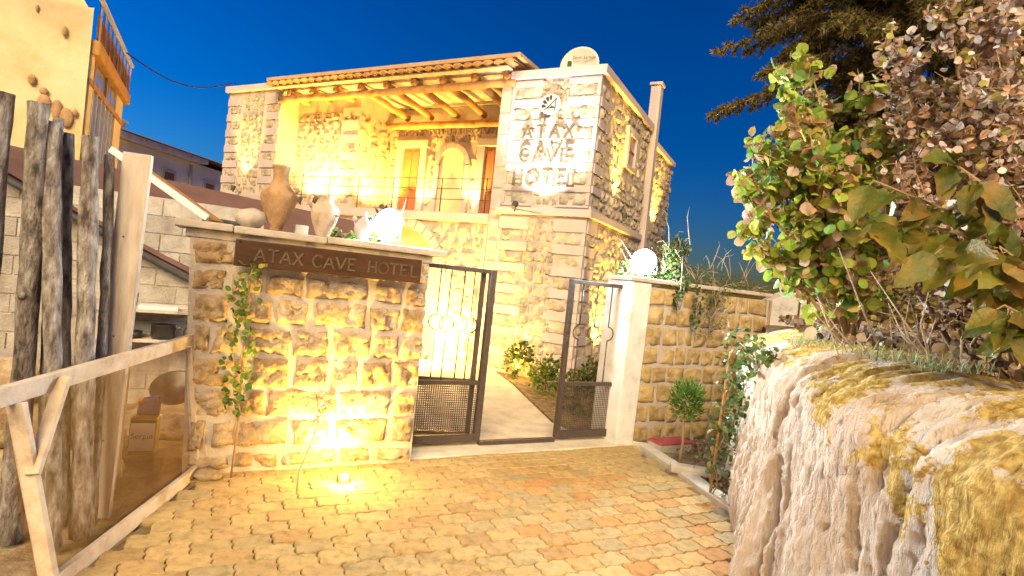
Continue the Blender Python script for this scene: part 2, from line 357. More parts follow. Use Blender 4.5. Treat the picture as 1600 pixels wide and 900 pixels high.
q = random.Random(3)
for c in vis[:300]:
    hz = .008 * fbm((c.x, c.y, 3), 1.2) + q.uniform(-.003, .003)
    place('paver', pme2 if q.random() < (c.x + .45 + (4 - c.y) * .15) / 1.1 else pme, drive, (c.x, c.y, hz), (q.uniform(-.015, .015), q.uniform(-.015, .015), GA + q.uniform(-.02, .02)))
b = MB()
for c in rest:
    hz = .008 * fbm((c.x, c.y, 3), 1.2) + q.uniform(-.003, .003); M_ = Matrix.Translation((c.x, c.y, hz)) @ Euler((q.uniform(-.015, .015), q.uniform(-.015, .015), GA)).to_matrix().to_4x4()
    b.add([M_ @ Vector(v) for v in pm.v], pm.f)
o = b.build('far_pavers', 'paver', drive); o['kind'] = 'stuff'
# sill before the gate, path behind it, planting beds
def poly_slab(name, m, pts, z0, z1, bev=0): return tag(MB().slab(pts, z0, z1).build(name, m, None, bevel=bev), kind='structure')
P2 = lambda o_, s, y: tuple(GL(o_, s, y))[:2]
poly_slab('gate_sill', 'concrete', [P2(GO, -.1, -.27), P2(GO, 2.45, -.22), P2(GO, 2.45, .12), P2(GO, -.1, .12)], -.05, .012, .006)
poly_slab('concrete_path', 'concrete', [P2(GO, -.6, .12), P2(GO, 2.3, .12), (.86, 6.25), (.63, 6.62), (.16, 8.83), (-.36, 10.6), (-8, 14.5), (-9, 9.5)], -.05, .002)
poly_slab('planting_bed', 'soil', [(1.1, 6.3), (2.4, 6.9), (3.2, 11.5), (-.3, 10.62), (.2, 8.83), (.67, 6.62)], -.05, .0)
poly_slab('kerb', 'concrete', [(1.86, 4.2), (2.0, 4.3), (1.82, 5.15), (1.62, 5.95), (1.45, 6.0), (1.52, 5.85), (1.68, 5.1)], -.05, .05, .012)
b = MB(); nb = 26
for j in range(nb + 1):
    for i in range(nb + 1):
        u, v = i / nb, j / nb; x = 1.66 + 1.6 * u - .1 * v + .12 * math.sin(v * 3); y = 3.35 + 3.2 * v
        b.v.append((x, y, -.02 + .07 * u + .05 * fbm((x, y, 1), 3)))
b.f = [(j * (nb + 1) + i, j * (nb + 1) + i + 1, (j + 1) * (nb + 1) + i + 1, (j + 1) * (nb + 1) + i) for j in range(nb) for i in range(nb)]
tag(b.build('flower_bed', 'soil', None, True), kind='structure')

# ================================================================== HOTEL
HC = Vector((1.12, 9.27, 0)); hotel = thing('hotel_building', 'floodlit yellow stone hotel with lettered tower and log roofed balcony', 'building', HC, R(-27))
FR = [rough_block(.40, .2, .028, .045, 100 + i, 10, 6, 'hotel_rough', .03, fr=9) for i in range(12)]
ASH = None
def ashlar_mesh():
    b = MB(); b.box(-.5, .5, -.5, .5, -.5, .5); return b.mesh('ashlar', 'hotel_smooth')
ASH = ashlar_mesh()
hq = random.Random(11); stone_n = [0]; leftover = {}
def stones(rects, origin, rz, m_far=None, dep=1.0):
    """rects lie in a facade plane through origin, rotated rz about Z (front is local -Y)"""
    Rz = Matrix.Rotation(rz, 3, 'Z')
    for cx, cz, wd, ht in rects:
        me = hq.choice(FR); sx = wd / .40 * hq.choice((-1, 1)) ; p = Vector(origin) + Rz @ Vector((cx, .028, cz)); sy = dep * hq.uniform(.7, 1.25)
        if stone_n[0] < 300 and not m_far:
            stone_n[0] += 1
            fl = hq.choice((0, math.pi))
            place('stone', me, hotel, p, (0, fl, rz), (abs(sx), sy, ht / .2))
        else:
            M_ = Matrix.Translation(p) @ Matrix.Rotation(rz, 4, 'Z') @ Matrix.Diagonal((abs(sx), sy, ht / .2, 1))
            mb = leftover.setdefault(m_far or 'rubble', MB())
            mb.add([M_ @ v.co for v in me.vertices], [tuple(f.vertices) for f in me.polygons])
def ashlars(rects, origin, rz, proud=.03):
    Rz = Matrix.Rotation(rz, 3, 'Z')
    for cx, cz, wd, ht in rects:
        p = Vector(origin) + Rz @ Vector((cx, -proud / 2 + hq.uniform(-.004, .004), cz))
        place('ashlar', ASH, hotel, p, (0, 0, rz), (wd, proud, ht))
# cores
b = MB(); b.box(-1.65, -.012, .012, 3.3, -.05, 5.14); b.box(-1.9, -1.652, .05, 1.7, -.05, 5.3)
b.box(-9.35, -7.552, .012, 5, -.05, 5.36); b.box(-7.55, -5.652, .512, 5, 2.5, 5.3)
b.box(-5.65, -1.902, 1.612, 5, 2.5, 5.3)
b.box(-1.65, -.03, 3.5, 5.9, -.05, 4.95)
# ground floor with the arched niche
poly = [(-7.55, 0), (-5.05, 0)]; cx, cz, Ra = -3.9, 1.42, 1.08
poly += [(cx - Ra, 0)] + [(cx - Ra * math.cos(t * math.pi / 24), cz + Ra * math.sin(t * math.pi / 24)) for t in range(25)] + [(cx + Ra, 0), (-1.9, 0), (-1.9, 2.6), (-7.55, 2.6)]
b.prism(poly, .03, .5); b.box(-5.2, -2.6, .36, .49, 0, 2.59)
b.build('wall', 'hotel_core', hotel)
b = MB()
for t in range(16):
    a0, a1 = math.pi * (t + .04) / 16, math.pi * (t + .96) / 16
    p4 = [(cx - r_ * math.cos(a_), cz + r_ * math.sin(a_)) for r_, a_ in ((Ra - .02, a0), (Ra + .17, a0), (Ra + .17, a1), (Ra - .02, a1))]
    place('voussoir', MB().prism(p4, -.02, .1).mesh('voussoir', 'hotel_smooth'), hotel)
b = MB(); b.box(-7.549, -1.86, -.06, 1.61, 2.60, 2.76); b.build('balcony_slab', 'hotel_smooth', hotel, bevel=.012)
# tower front: hewn blocks between smooth ashlar, rubble up the middle
zr = [3.08, 3.42, 3.79, 4.18, 4.53, 4.90]; zl = [.16 + .375 * k for k in range(7)]
rects = []; sm = []
for zz_ in zr + zl:
    wl = hq.uniform(.42, .5); wr_ = hq.uniform(.42, .5)
    rects += [(-1.58 + wl / 2, zz_, wl, .2), (-.08 - wr_ / 2, zz_, wr_, .2)]
for lo, hi, zs in ((2.93, 5.12, zr), (0, 2.74, zl)):
    ed = [lo] + [z for c in zs for z in (c - .11, c + .11)] + [hi]
    for k in range(0, len(ed), 2):
        if ed[k + 1] - ed[k] > .04:
            h = ed[k + 1] - ed[k]; c = (ed[k] + ed[k + 1]) / 2; j = hq.uniform(-.08, .08)
            sm += [(-1.65 + .30, c, .58, h - .008), (-.30, c, .58, h - .008)]
    for c in zs: sm += [(-1.62, c, .055, .21), (-.04, c, .055, .21)]
stones(rects, (0, .0, 0), 0); ashlars(sm, (0, .014, 0), 0)
stones(lay(-1.1, -.55, 2.95, 5.1, (.15, .21), (.16, .3), 21), (0, 0, 0), 0); stones(lay(-1.12, -.54, .03, 2.72, (.15, .21), (.16, .3), 22), (0, 0, 0), 0)
# tower side
zq = [.16 + .375 * k for k in range(7)] + zr
stones([(.26, z, .36, .2) for z in zq], (0, 0, 0), R(90)); sm = []
for a_, c_ in zip(zq[:-1], zq[1:]): sm.append((.26, (a_ + c_) / 2, .44, (c_ - a_) - .22))
ashlars(sm, (-.014, 0, 0), R(90))
stones(lay(.48, 3.25, 2.95, 5.1, (.17, .25), (.22, .46), 31, excl=[(1.5, 2.45, 3.95, 4.85)]), (0, 0, 0), R(90))
stones(lay(.48, 3.25, 1.4, 2.74, (.17, .25), (.22, .46), 32), (0, 0, 0), R(90)); stones(lay(.48, 3.25, .02, 1.4, (.17, .25), (.22, .46), 33), (0, 0, 0), R(90), 'rubble')
# balcony back wall, room front and side, wing, ground floor
stones(lay(-5.6, -1.95, 2.78, 4.85, (.13, .19), (.10, .20), 41, excl=[(-5.38, -4.53, 2.7, 4.54), (-4.29, -3.37, 2.7, 4.42), (-3.19, -2.33, 2.7, 4.54)]), (0, 1.6, 0), 0)
stones(lay(-7.5, -6.15, 2.78, 4.95, (.16, .22), (.18, .4), 42), (0, .5, 0), 0)
stones([(-5.65 - .26, z, .36, .19) for z in (3.0, 3.38, 3.76, 4.14, 4.52, 4.8)], (0, .5, 0), 0); ashlars([(-5.65 - .24, z, .46, .17) for z in (2.83, 3.19, 3.57, 3.95, 4.33, 4.66, 4.93)], (0, .514, 0), 0)
stones([(.70, z, .3, .19) for z in (3.0, 3.38, 3.76, 4.14, 4.52, 4.8)], (-5.65, 0, 0), R(90)); stones(lay(.9, 1.58, 2.78, 4.95, (.16, .22), (.18, .35), 43), (-5.65, 0, 0), R(90))
zw = [3.12 + .365 * k for k in range(6)]
stones([(x, z, .36, .19) for z in zw for x in (-9.08, -7.82)], (0, 0, 0), 0)
ashlars([(x, (z + z + .365) / 2, .5, .165) for z in zw for x in (-9.09, -7.81)], (0, .014, 0), 0)
stones(lay(-8.8, -8.1, 2.98, 5.3, (.15, .22), (.16, .34), 44), (0, 0, 0), 0)
stones(lay(-7.5, -1.95, .02, 2.56, (.19, .26), (.22, .42), 45, excl=[(-5.2, -2.62, -.1, 1.5), (-5.05, -2.75, 1.4, 2.1), (-4.6, -3.2, 2.0, 2.72)]), (0, .02, 0), 0)
stones(lay(3.52, 5.85, .02, 4.9, (.19, .26), (.25, .48), 46), (-.018, 0, 0), R(90), 'rubble')
ashlars([(-1.775, z, .2, .18) for z in [.3 + .38 * k for k in range(12)]], (0, .052, 0), 0, .02)
# bands and cornices
def ring_band(z0, z1, pr, name, x0, x1, y0, y1):
    b = MB(); b.box(x0 - pr, x1 + pr, y0 - pr, y1, z0, z1); b.build(name, 'hotel_smooth', hotel, bevel=.01)
ring_band(2.78, 2.90, .07, 'string_course', -1.66, 0, 0, 3.28)
ring_band(5.14, 5.28, .08, 'cornice', -1.6, 0, 0, 3.28)
ring_band(2.80, 2.95, .10, 'string_course', -9.35, -7.56, 0, .4)
ring_band(5.36, 5.50, .07, 'cornice', -9.35, -7.63, 0, 5.0)
ring_band(4.95, 5.07, .07, 'cornice', -1.5, -.02, 3.62, 5.9)
b = MB(); b.box(-.1, .12, 3.32, 3.55, 0, 6.15); b.build('chimney', 'hotel_smooth', hotel, bevel=.012)
b = MB(); b.box(-.13, .15, 3.29, 3.58, 6.16, 6.22); b.build('chimney_cap', 'hotel_core', hotel, bevel=.01)
# side window
w_ = MB(); w_.box(-.02, .045, 1.62, 2.33, 4.0, 4.08); w_.box(-.02, .045, 1.62, 2.33, 4.66, 4.78); w_.box(-.02, .05, 1.62, 1.74, 4.08, 4.66); w_.box(-.02, .05, 2.21, 2.33, 4.08, 4.66)
wf = w_.build('window', 'hotel_smooth', hotel); b = MB(); b.box(-.008, .0, 1.74, 2.21, 4.08, 4.66); b.build('pane', 'glass_dark', wf)
b = MB(); b.box(-.006, .02, 1.965, 1.99, 4.08, 4.66); b.box(-.006, .02, 1.74, 2.21, 4.36, 4.38); b.build('glazing_bar', 'door_wood', wf)
# doors and arched niche of the balcony
for x0, x1 in ((-5.20, -4.70), (-3.02, -2.50)):
    f = MB()
    f.box(x0 - .17, x0, 1.50, 1.62, 2.77, 4.40); f.box(x1, x1 + .17, 1.50, 1.62, 2.77, 4.40); f.box(x0 - .20, x1 + .20, 1.48, 1.62, 4.40, 4.56)
    f.build('door_frame', 'hotel_smooth', hotel, bevel=.008)
    d = MB(); d.box(x0, x1, 1.57, 1.61, 2.77, 4.40); dd = d.build('door', 'door_wood', hotel)
    for px0, px1 in ((.05, .23), (.27, .45)):
        for z0, z1 in ((2.85, 3.35), (3.50, 4.32)):
            p_ = MB(); p_.box(x0 + px0, x0 + px1, 1.553, 1.572, z0, z1); p_.build('door_panel', 'door_wood', dd, bevel=.008)
    h = MB(); h.tube([(x0 + .1, 1.54, 3.42), (x0 + .25, 1.52, 3.44), (x0 + .38, 1.54, 3.42)], .012, 6); h.build('door_handle', 'black_paint', dd)
ncx, ncz = -3.83, 4.02
for t in range(11):
    a0, a1 = math.pi * (t + .03) / 11, math.pi * (t + .97) / 11
    p4 = [(ncx - r_ * math.cos(a_), ncz + r_ * math.sin(a_)) for r_, a_ in ((.34, a0), (.45, a0), (.45, a1), (.34, a1))]
    place('voussoir', MB().prism(p4, 1.5, 1.62).mesh('voussoir', 'hotel_smooth'), hotel)
b = MB(); pts = [(ncx + .34, 2.77)] + [(ncx + .34 * math.cos(math.pi * t / 16), ncz + .34 * math.sin(math.pi * t / 16)) for t in range(17)] + [(ncx - .34, 2.77)]
b.prism(pts, 1.575, 1.612); b.build('arched_niche', 'yellow_plaster', hotel)
b = MB(); b.box(ncx - .47, ncx - .34, 1.52, 1.61, 2.77, 4.0); b.box(ncx + .34, ncx + .47, 1.52, 1.61, 2.77, 4.0); b.build('niche_jamb', 'hotel_smooth', hotel)
# roof of the balcony: fascia, tiles, log joists and beams
b = MB(); b.add([(-7.66, -.34, 5.42), (-1.40, -.34, 5.42), (-1.40, 2.2, 5.50), (-7.66, 2.2, 5.50), (-7.66, -.34, 5.49), (-1.40, -.34, 5.49), (-1.40, 2.2, 5.57), (-7.66, 2.2, 5.57)], [(0, 1, 2, 3)[::-1], (4, 5, 6, 7), (0, 1, 5, 4), (1, 2, 6, 5), (2, 3, 7, 6), (3, 0, 4, 7)])
b.build('roof', 'roof_tile', hotel)
tl = MB(); n_ = 8
for k in range(2):
    yy = (-.40, .3)[k]; zz_ = (5.385, 5.45)[k]
    tl.v += [(.105 * math.cos(math.pi * t / n_), yy, zz_ + .055 * math.sin(math.pi * t / n_)) for t in range(n_ + 1)] + [(.085 * math.cos(math.pi * t / n_), yy, zz_ - .015 + .055 * math.sin(math.pi * t / n_)) for t in range(n_ + 1)]
m_ = 2 * (n_ + 1)
for t in range(n_): tl.f += [(t, t + 1, m_ + t + 1, m_ + t), (n_ + 1 + t, m_ + n_ + 1 + t, m_ + n_ + 2 + t, n_ + 2 + t), (t, n_ + 1 + t, n_ + 2 + t, t + 1)]
tme = tl.mesh('roof_tile', 'roof_tile', True)
for k in range(29): place('roof_tile', tme, hotel, (-7.5 + .212 * k, hq.uniform(-.02, .02), -.06))
def log(name, a, c, r0, r1, m='log_beam', parent=hotel, seed=0, n=10, seg=8, wob=.012, jit=.05):
    a, c = Vector(a), Vector(c); qq = random.Random(seed); pts = []; rad = []
    for k in range(seg + 1):
        t = k / seg; pts.append(a.lerp(c, t) + Vector((qq.uniform(-wob, wob), qq.uniform(-wob, wob), qq.uniform(-wob, wob)))); rad.append((r0 + (r1 - r0) * t) * qq.uniform(.94, 1.06))
    return MB().tube(pts, rad, n, jit, seed).build(name, m, parent, True)
log('log_beam', (-7.55, -.02, 5.10), (-1.60, -.02, 5.10), .075, .07, seed=1, seg=24)
log('log_beam', (-5.7, 1.42, 4.86), (-1.9, 1.42, 4.86), .08, .075, seed=2, seg=16)
for k in range(9):
    x = -7.2 + .68 * k; y1 = .45 if x < -5.7 else 1.5
    log('joist', (x, -.10, 5.215), (x + .02, y1, 5.215 - .16 * (y1 / 1.5)), .078, .07, seed=10 + k, seg=6)
b = MB(); b.box(-7.55, -1.66, -.25, 1.58, 5.305, 5.33); b.build('ceiling', 'old_plank', hotel)
# balcony railing of thin rods
b = MB()
for z in (3.0, 3.2, 3.39): b.bar((-7.5, -.01, z), (-1.9, -.01, z + .0), .012, .012)
b.build('rail', 'iron', hotel)
for x in (-7.4, -6.6, -5.8, -5.0, -4.1, -2.95, -1.98):
    b = MB(); b.bar((x, -.01, 2.74), (x, -.01, 3.41), .016, .016); b.build('rail_post', 'iron', hotel)
for kname, mb in leftover.items():
    o = mb.build('rubble_masonry', 'hotel_rough', hotel, True); o['kind'] = 'stuff'

# ---- lettering made of strokes with small serifs
def arc(cx, cy, rx, ry, a0, a1, n=14): return [(cx + rx * math.cos(R(a0 + (a1 - a0) * i / n)), cy + ry * math.sin(R(a0 + (a1 - a0) * i / n))) for i in range(n + 1)]
GLY = {'A': [[(.0, 0), (.4, 1)], [(.4, 1), (.8, 0)], [(.15, .33), (.65, .33)]], 'T': [[(.4, 0), (.4, 1)], [(.02, 1), (.78, 1)]], 'X': [[(.05, 0), (.72, 1)], [(.08, 1), (.75, 0)]],
       'C': [arc(.45, .5, .42, .5, 50, 310)], 'V': [[(.0, 1), (.4, 0)], [(.4, 0), (.8, 1)]], 'E': [[(.1, 0), (.1, 1)], [(.1, 1), (.62, 1)], [(.1, .52), (.52, .52)], [(.1, 0), (.64, 0)]],
       'H': [[(.08, 0), (.08, 1)], [(.72, 0), (.72, 1)], [(.08, .5), (.72, .5)]], 'O': [arc(.45, .5, .43, .5, 0, 360, 22)], 'L': [[(.1, 0), (.1, 1)], [(.1, 0), (.62, 0)]]}
SER = {'A': [(0, 0), (.8, 0)], 'T': [(.4, 0)], 'X': [(.05, 0), (.75, 0), (.08, 1), (.72, 1)], 'V': [(0, 1), (.8, 1)], 'H': [(.08, 0), (.08, 1), (.72, 0), (.72, 1)], 'E': [(.06, 1), (.06, 0)], 'L': [(.1, 1)]}
def letter(ch, hgt, th, depth):
    b = MB(); W = th
    for st in GLY[ch]:
        for p, q_ in zip(st[:-1], st[1:]):
            p_, q2 = Vector((p[0] * hgt, 0, p[1] * hgt)), Vector((q_[0] * hgt, 0, q_[1] * hgt)); d = (q2 - p_).normalized() * th * .3
            b.bar(p_ - d, q2 + d, depth, W, upv=(0, 1, 0)) if False else b.bar(p_ - d, q2 + d, W, depth, upv=(0, 1, 0))
    for sx, sz in SER.get(ch, []): b.bar((sx * hgt - hgt * .11, 0, sz * hgt), (sx * hgt + hgt * .11, 0, sz * hgt), th * .6, depth * .96, upv=(0, 1, 0))
    return b
def word(txt, x, z, hgt, sp, th, depth, m, parent, y, rx=0):
    for ch in txt:
        letter(ch, hgt, th, depth).build('letter', m, parent, loc=(x, y, z)); x += sp
word('ATAX', -1.30, 4.08, .21, .255, .036, .03, 'letter_pale', hotel, -.13)
word('CAVE', -1.31, 3.68, .21, .25, .036, .03, 'letter_pale', hotel, -.13)
word('HOTEL', -1.40, 3.27, .21, .25, .036, .03, 'letter_pale', hotel, -.13)
# emblem: pale disc with fan of drops and a sail-like triangle
ex, ez = -.86, 4.66
b = MB(); b.prism([(ex + .19 * math.cos(2 * math.pi * t / 28), ez + .17 * math.sin(2 * math.pi * t / 28)) for t in range(28)], -.10, -.05); emb = b.build('emblem', 'dish_white', hotel)
b = MB()
for k, an in enumerate((175, 148, 121, 95)):
    A_ = R(an); c_ = Vector((ex + .02 + .145 * math.cos(A_), 0, ez - .05 + .165 * math.sin(A_))); dv = Vector((math.cos(A_), 0, math.sin(A_))); pv = Vector((-dv.z, 0, dv.x))
    pts = []
    for t in range(14):
        u = 2 * math.pi * t / 14; rr_ = .03 * (1 + .9 * max(0, -math.cos(u)) ** 2)
        v = c_ + dv * math.cos(u) * rr_ * 1.1 + pv * math.sin(u) * .027; pts.append((v.x, v.z))
    b.prism(pts, -.108, -.098)
b.build('drop_mark', 'black_paint', emb)
b = MB(); cv = [(ex - .10 + .21 * t / 8, ez - .10 + .19 * (t / 8) ** 1.35) for t in range(9)]
for p_, q_ in zip(cv[:-1], cv[1:]): b.bar((p_[0], -.105, p_[1]), (q_[0], -.105, q_[1]), .014, .01, upv=(0, 1, 0))
b.bar((ex + .11, -.105, ez + .09), (ex + .10, -.105, ez - .13), .016, .01, upv=(0, 1, 0)); b.bar((ex - .04, -.1055, ez - .075), (ex + .10, -.1055, ez - .07), .01, .01, upv=(0, 1, 0))
b.prism([(ex, ez - .07), (ex + .03, ez - .03), (ex + .05, ez - .05), (ex + .07, ez - .035), (ex + .085, ez - .07)], -.108, -.1); b.build('sail_mark', 'black_paint', emb)

# ---- small spotlights (each fixture is a thing with its own lamp)
def spot(name, label, loc, aim, power, col, size, blend=.6, body=.05, lens='lens_warm', rad=.03):
    t = thing('spotlight', label, 'spotlight', loc, 0, 'small wall washing spotlights'); loc = Vector(loc); d = (Vector(aim) - loc).normalized()
    u = d.orthogonal().normalized(); qd = d.to_track_quat('Z', 'Y')
    b = MB(); b.lathe([(0.001, -.09), (body * .8, -.09), (body, -.02), (body, .02), (body * .86, .02), (body * .8, .0)], 12)
    b.build('housing', 'lamp_body', t, rot=qd.to_euler())
    b = MB(); b.lathe([(0.001, .004), (body * .8, .004)], 12); b.build('lens', lens, t, rot=qd.to_euler())
    b = MB(); b.box(-.01, .01, -.01, .01, -.12, -.06); b.build('bracket', 'lamp_body', t)
    ld = bpy.data.lights.new('lamp', 'SPOT'); ld.energy = power; ld.color = col; ld.spot_size = R(size); ld.spot_blend = blend; ld.shadow_soft_size = rad
    lo = bpy.data.objects.new('lamp', ld); link(lo, t); lo.location = d * .03; lo.rotation_euler = d.to_track_quat('-Z', 'Y').to_euler()
    return t
HM = Matrix.Translation(HC) @ Matrix.Rotation(R(-27), 4, 'Z')
def hl(x, y, z): return HM @ Vector((x, y, z))
WARM = (1, .56, .08); YEL = (1, .62, .13)
def hspot(label, p, aim, power, size, col=WARM, lens='lens_warm', blend=.7, bulb=0):
    t = spot('s', label, hl(*p), hl(*aim), power, col, size, blend, lens=lens)
    if bulb:    # open fixture: the bulb also spills light sideways
        pl = bpy.data.lights.new('lamp', 'POINT'); pl.energy = bulb; pl.color = col; pl.shadow_soft_size = .05; po = bpy.data.objects.new('lamp', pl); link(po, t); po.location = (.0, -.02, .09)
hspot('spotlight in the shrubs washing the lower tower front', (-.85, -.34, .16), (-.85, .02, 1.7), 1000, 62, bulb=14)
hspot('spotlight at the foot of the wall beside the arch, seen through the gate bars', (-2.55, -.5, .16), (-2.55, .05, 1.3), 600, 115, bulb=260)
hspot('white spotlight on an added arm before the ledge under the tower lettering', (-.82, -1.05, 2.80), (-.82, .0, 4.1), 330, 74, (1, .93, .82), 'lens_white')
hspot('spotlight on the ledge of the far left wing', (-8.5, -.27, 3.08), (-8.5, .03, 4.5), 460, 55)
hspot('spotlight on balcony floor below the left room front', (-6.75, .10, 2.92), (-6.75, .5, 4.0), 420, 120)
hspot('spotlight on balcony floor by the corner of the left room', (-6.2, .02, 2.92), (-6.2, .5, 4.0), 300, 125)
hspot('spotlight on balcony floor at the left room side wall', (-5.0, .75, 2.92), (-5.65, 1.1, 4.1), 420, 115)
hspot('spotlight on balcony floor between first door and niche', (-4.46, 1.30, 2.92), (-4.46, 1.56, 4.0), 300, 75)
hspot('spotlight on balcony floor between niche and second door', (-3.20, 1.30, 2.92), (-3.20, 1.56, 4.0), 300, 75)
hspot('spotlight at the foot of the tower side wall', (.34, 1.0, .2), (.0, 1.1, 1.8), 900, 62)
hspot('spotlight on the ledge of the tower side wall below the window', (.26, 1.15, 3.02), (0, 1.25, 4.4), 420, 55)
hspot('spotlight on the rear wing behind the chimney', (.30, 4.3, 3.0), (0, 4.4, 4.4), 400, 70)

# ================================================================== DISH on the tower roof
dish = thing('satellite_dish', 'cream satellite dish with printed script standing on the tower roof', 'satellite dish', hl(-.58, .35, 5.28), R(-27 + 8))
b = MB(); prof = [(.001, 0)] + [(.34 * t / 8, .09 * (t / 8) ** 2) for t in range(1, 9)] + [(.345, .085)]
b.lathe(prof, 36); o = b.build('reflector', 'dish_white', dish, True, loc=(0, .05, .16), rot=(R(90 - 12), 0, 0)); o.scale = (1, 1.05, 1)
b = MB(); b.bar((0, .1, 0), (0, .1, .2), .05, .05); b.bar((-.12, .1, .01), (.12, .1, .01), .08, .02); b.build('mount', 'metal_white', dish)
b = MB(); b.tube([(-.08, -.02, -.02), (-.07, -.12, .05), (-.09, -.32, .06)], .012, 6); b.box(-.125, -.065, -.36, -.3, .03, .12); b.build('feed_arm', 'lamp_body', dish)
def text_part(txt, size, m, parent, loc, rot, name='lettering', ext=.002):
    cu = bpy.data.curves.new(name, 'FONT'); cu.body = txt; cu.size = size; cu.extrude = ext; cu.align_x = 'CENTER'
    t_ = bpy.data.objects.new('tmp', cu); link(t_); dg = bpy.context.evaluated_depsgraph_get(); dg.update()
    me = bpy.data.meshes.new_from_object(t_.evaluated_get(dg)); bpy.data.objects.remove(t_); me.materials.clear(); me.materials.append(MATS[m])
    return place(name, me, parent, loc, rot)
text_part('Seyit Sartor', .085, 'letter_metal', dish, (.06, -.0, .30), (R(90 - 12), 0, 0))

mat('ochre_stone', [(.32, .20, .07), (.46, .33, .15), (.56, .44, .25)], 9, 1.0, 38, rand=.18)
# ================================================================== LEFT GATE WALL
wall = thing('gate_wall', 'rough stone gate wall with slab cap left of the iron gate', 'wall', W0, GA)
def wall_stones(parent, rects, m, dep, amp, seed, nx=8, nz=6, skip=None, rz=0, origin=(0, 0, 0), edge=.03, fr=6.0):
    for k, (cx, cz, wd, ht) in enumerate(rects):
        me = rough_block(wd, ht, dep, amp, seed + k, nx, nz, m, edge, fr=fr); Rz = Matrix.Rotation(rz, 3, 'Z')
        place('stone', me, parent, Vector(origin) + Rz @ Vector((cx, 0, cz)), (0, 0, rz))
b = MB(); b.add([(-.14, -.008, -.1), (1.52, -.008, -.1), (1.52, .42, -.1), (-.14, .42, -.1), (-.24, -.008, 1.70), (1.50, -.008, 1.70), (1.50, .42, 1.70), (-.24, .42, 1.70)], [(3, 2, 1, 0), (4, 5, 6, 7), (0, 1, 5, 4), (1, 2, 6, 5), (2, 3, 7, 6), (3, 0, 4, 7)])
b.build('core', 'mortar', wall)
RW = []
rows = [(.02, .15, [.30, .34, .42, .26, .36]), (.17, .40, [.14, .56, .30, .45, .23]), (.40, .62, [.30, .22, .52, .44, .22]), (.62, .86, [.40, .30, .28, .24, .28, .24]), (.86, 1.08, [.14, .20, .34, .30, .32, .24, .20]), (1.08, 1.30, [.26, .30, .26, .44, .28, .22]), (1.30, 1.48, [.24, .24, .30, .50, .28, .22]), (1.48, 1.68, [.34, .24, .30, .30, .34, .26])]
for z0, z1, ws in rows:
    x = -.14 - .10 * (z0 / 1.7); tot = 1.53 - x; k = tot / sum(ws)
    for w__ in ws:
        RW.append((x + w__ * k / 2, (z0 + z1) / 2, w__ * k - .045, z1 - z0 - .04)); x += w__ * k
wall_stones(wall, RW, 'rough_stone', .03, .055, 300, 14, 10, fr=9)
wall_stones(wall, [(.20, .28, .30, .45), (.2, .75, .3, .42), (.2, 1.2, .3, .42), (.2, 1.56, .3, .24)], 'rough_stone', .03, .03, 380, rz=R(90), origin=(1.51, 0, 0))
b = MB(); b.box(-.27, 1.53, -.02, .44, 1.675, 1.735); b.build('mortar_bed', 'mortar', wall, bevel=.012)
for x0, x1, dz in ((-.34, .02, 0), (.025, .66, -.004), (.665, 1.63, .003)):
    b = MB(); b.box(x0, x1, -.07, .46, 1.738 + dz, 1.79 + dz); b.build('cap_slab', 'cap_stone', wall, bevel=.01)
# sign board on the wall
sign = thing('wooden_sign', 'long dark brown glossy wooden sign with cut letters on the gate wall', 'sign', GL(W0, .04, -.11, 1.60), GA)
b = MB(); b.box(0, 1.36, -.018, .018, -.095, .095); b.build('board', 'sign_wood', sign, bevel=.006)
for txt, x in (('ATAX', .13), ('CAVE', .52), ('HOTEL', .93)): word(txt, x, -.045, .085, .085, .013, .008, 'sign_cut', sign, -.021)
for x, z in ((.03, .075), (1.33, .075), (.03, -.075), (1.33, -.075)):
    b = MB(); b.lathe([(.001, 0), (.008, 0), (.006, .006)], 8); b.build('screw', 'iron', sign, loc=(x, -.018, z), rot=(R(90), 0, 0))
# jars on the cap
def jar(name, label, s, y, prof, m, handles=(), rz=0, neck=None):
    t = thing(name, label, 'jar', GL(W0, s, y, 1.791), GA + rz)
    n_ = len(prof); outer = []
    for i in range(n_ - 1):      # smooth the profile
        (r0, z0), (r1, z1) = prof[i], prof[i + 1]; rp = prof[max(i - 1, 0)][0]; rn = prof[min(i + 2, n_ - 1)][0]
        for k in range(4):
            u = k / 4; r_ = .5 * ((2 * r0) + (-rp + r1) * u + (2 * rp - 5 * r0 + 4 * r1 - rn) * u * u + (-rp + 3 * r0 - 3 * r1 + rn) * u ** 3); outer.append((max(.004, r_), z0 + (z1 - z0) * u))
    outer.append(prof[-1]); r_, z_ = prof[-1]; inner = [(r_ * .8, z_), (r_ * .7, z_ - .05), (.004, z_ - .09)]
    b = MB(); b.lathe([(.001, 0)] + outer + inner, 32); b.build('body', m, t, True)
    for h in handles: MB().tube(h[0], h[1], 8).build(h[2], m, t, True)
    return t
jar('clay_jar', 'tall ochre clay amphora with broad neck, largest on the wall', .31, .13, [(.042, 0), (.058, .05), (.098, .14), (.128, .23), (.126, .285), (.085, .33), (.060, .365), (.056, .42), (.060, .465), (.066, .48), (.066, .495)], 'clay', [([(.115, 0, .31), (.135, 0, .325), (.125, 0, .34)], .012, 'lug')])
jar('clay_jar', 'pale clay jug with one loop handle, middle of the wall', .65, .11, [(.05, 0), (.06, .03), (.09, .11), (.105, .18), (.098, .23), (.062, .265), (.055, .29), (.062, .315), (.062, .322)], 'clay_pale', [([(-.055, 0, .30), (-.10, 0, .318), (-.132, 0, .30), (-.135, 0, .26), (-.098, 0, .215)], [.012, .013, .012, .012, .014], 'handle'), ([(.08, -.07, .17), (.085, -.085, .172)], .012, 'boss')])
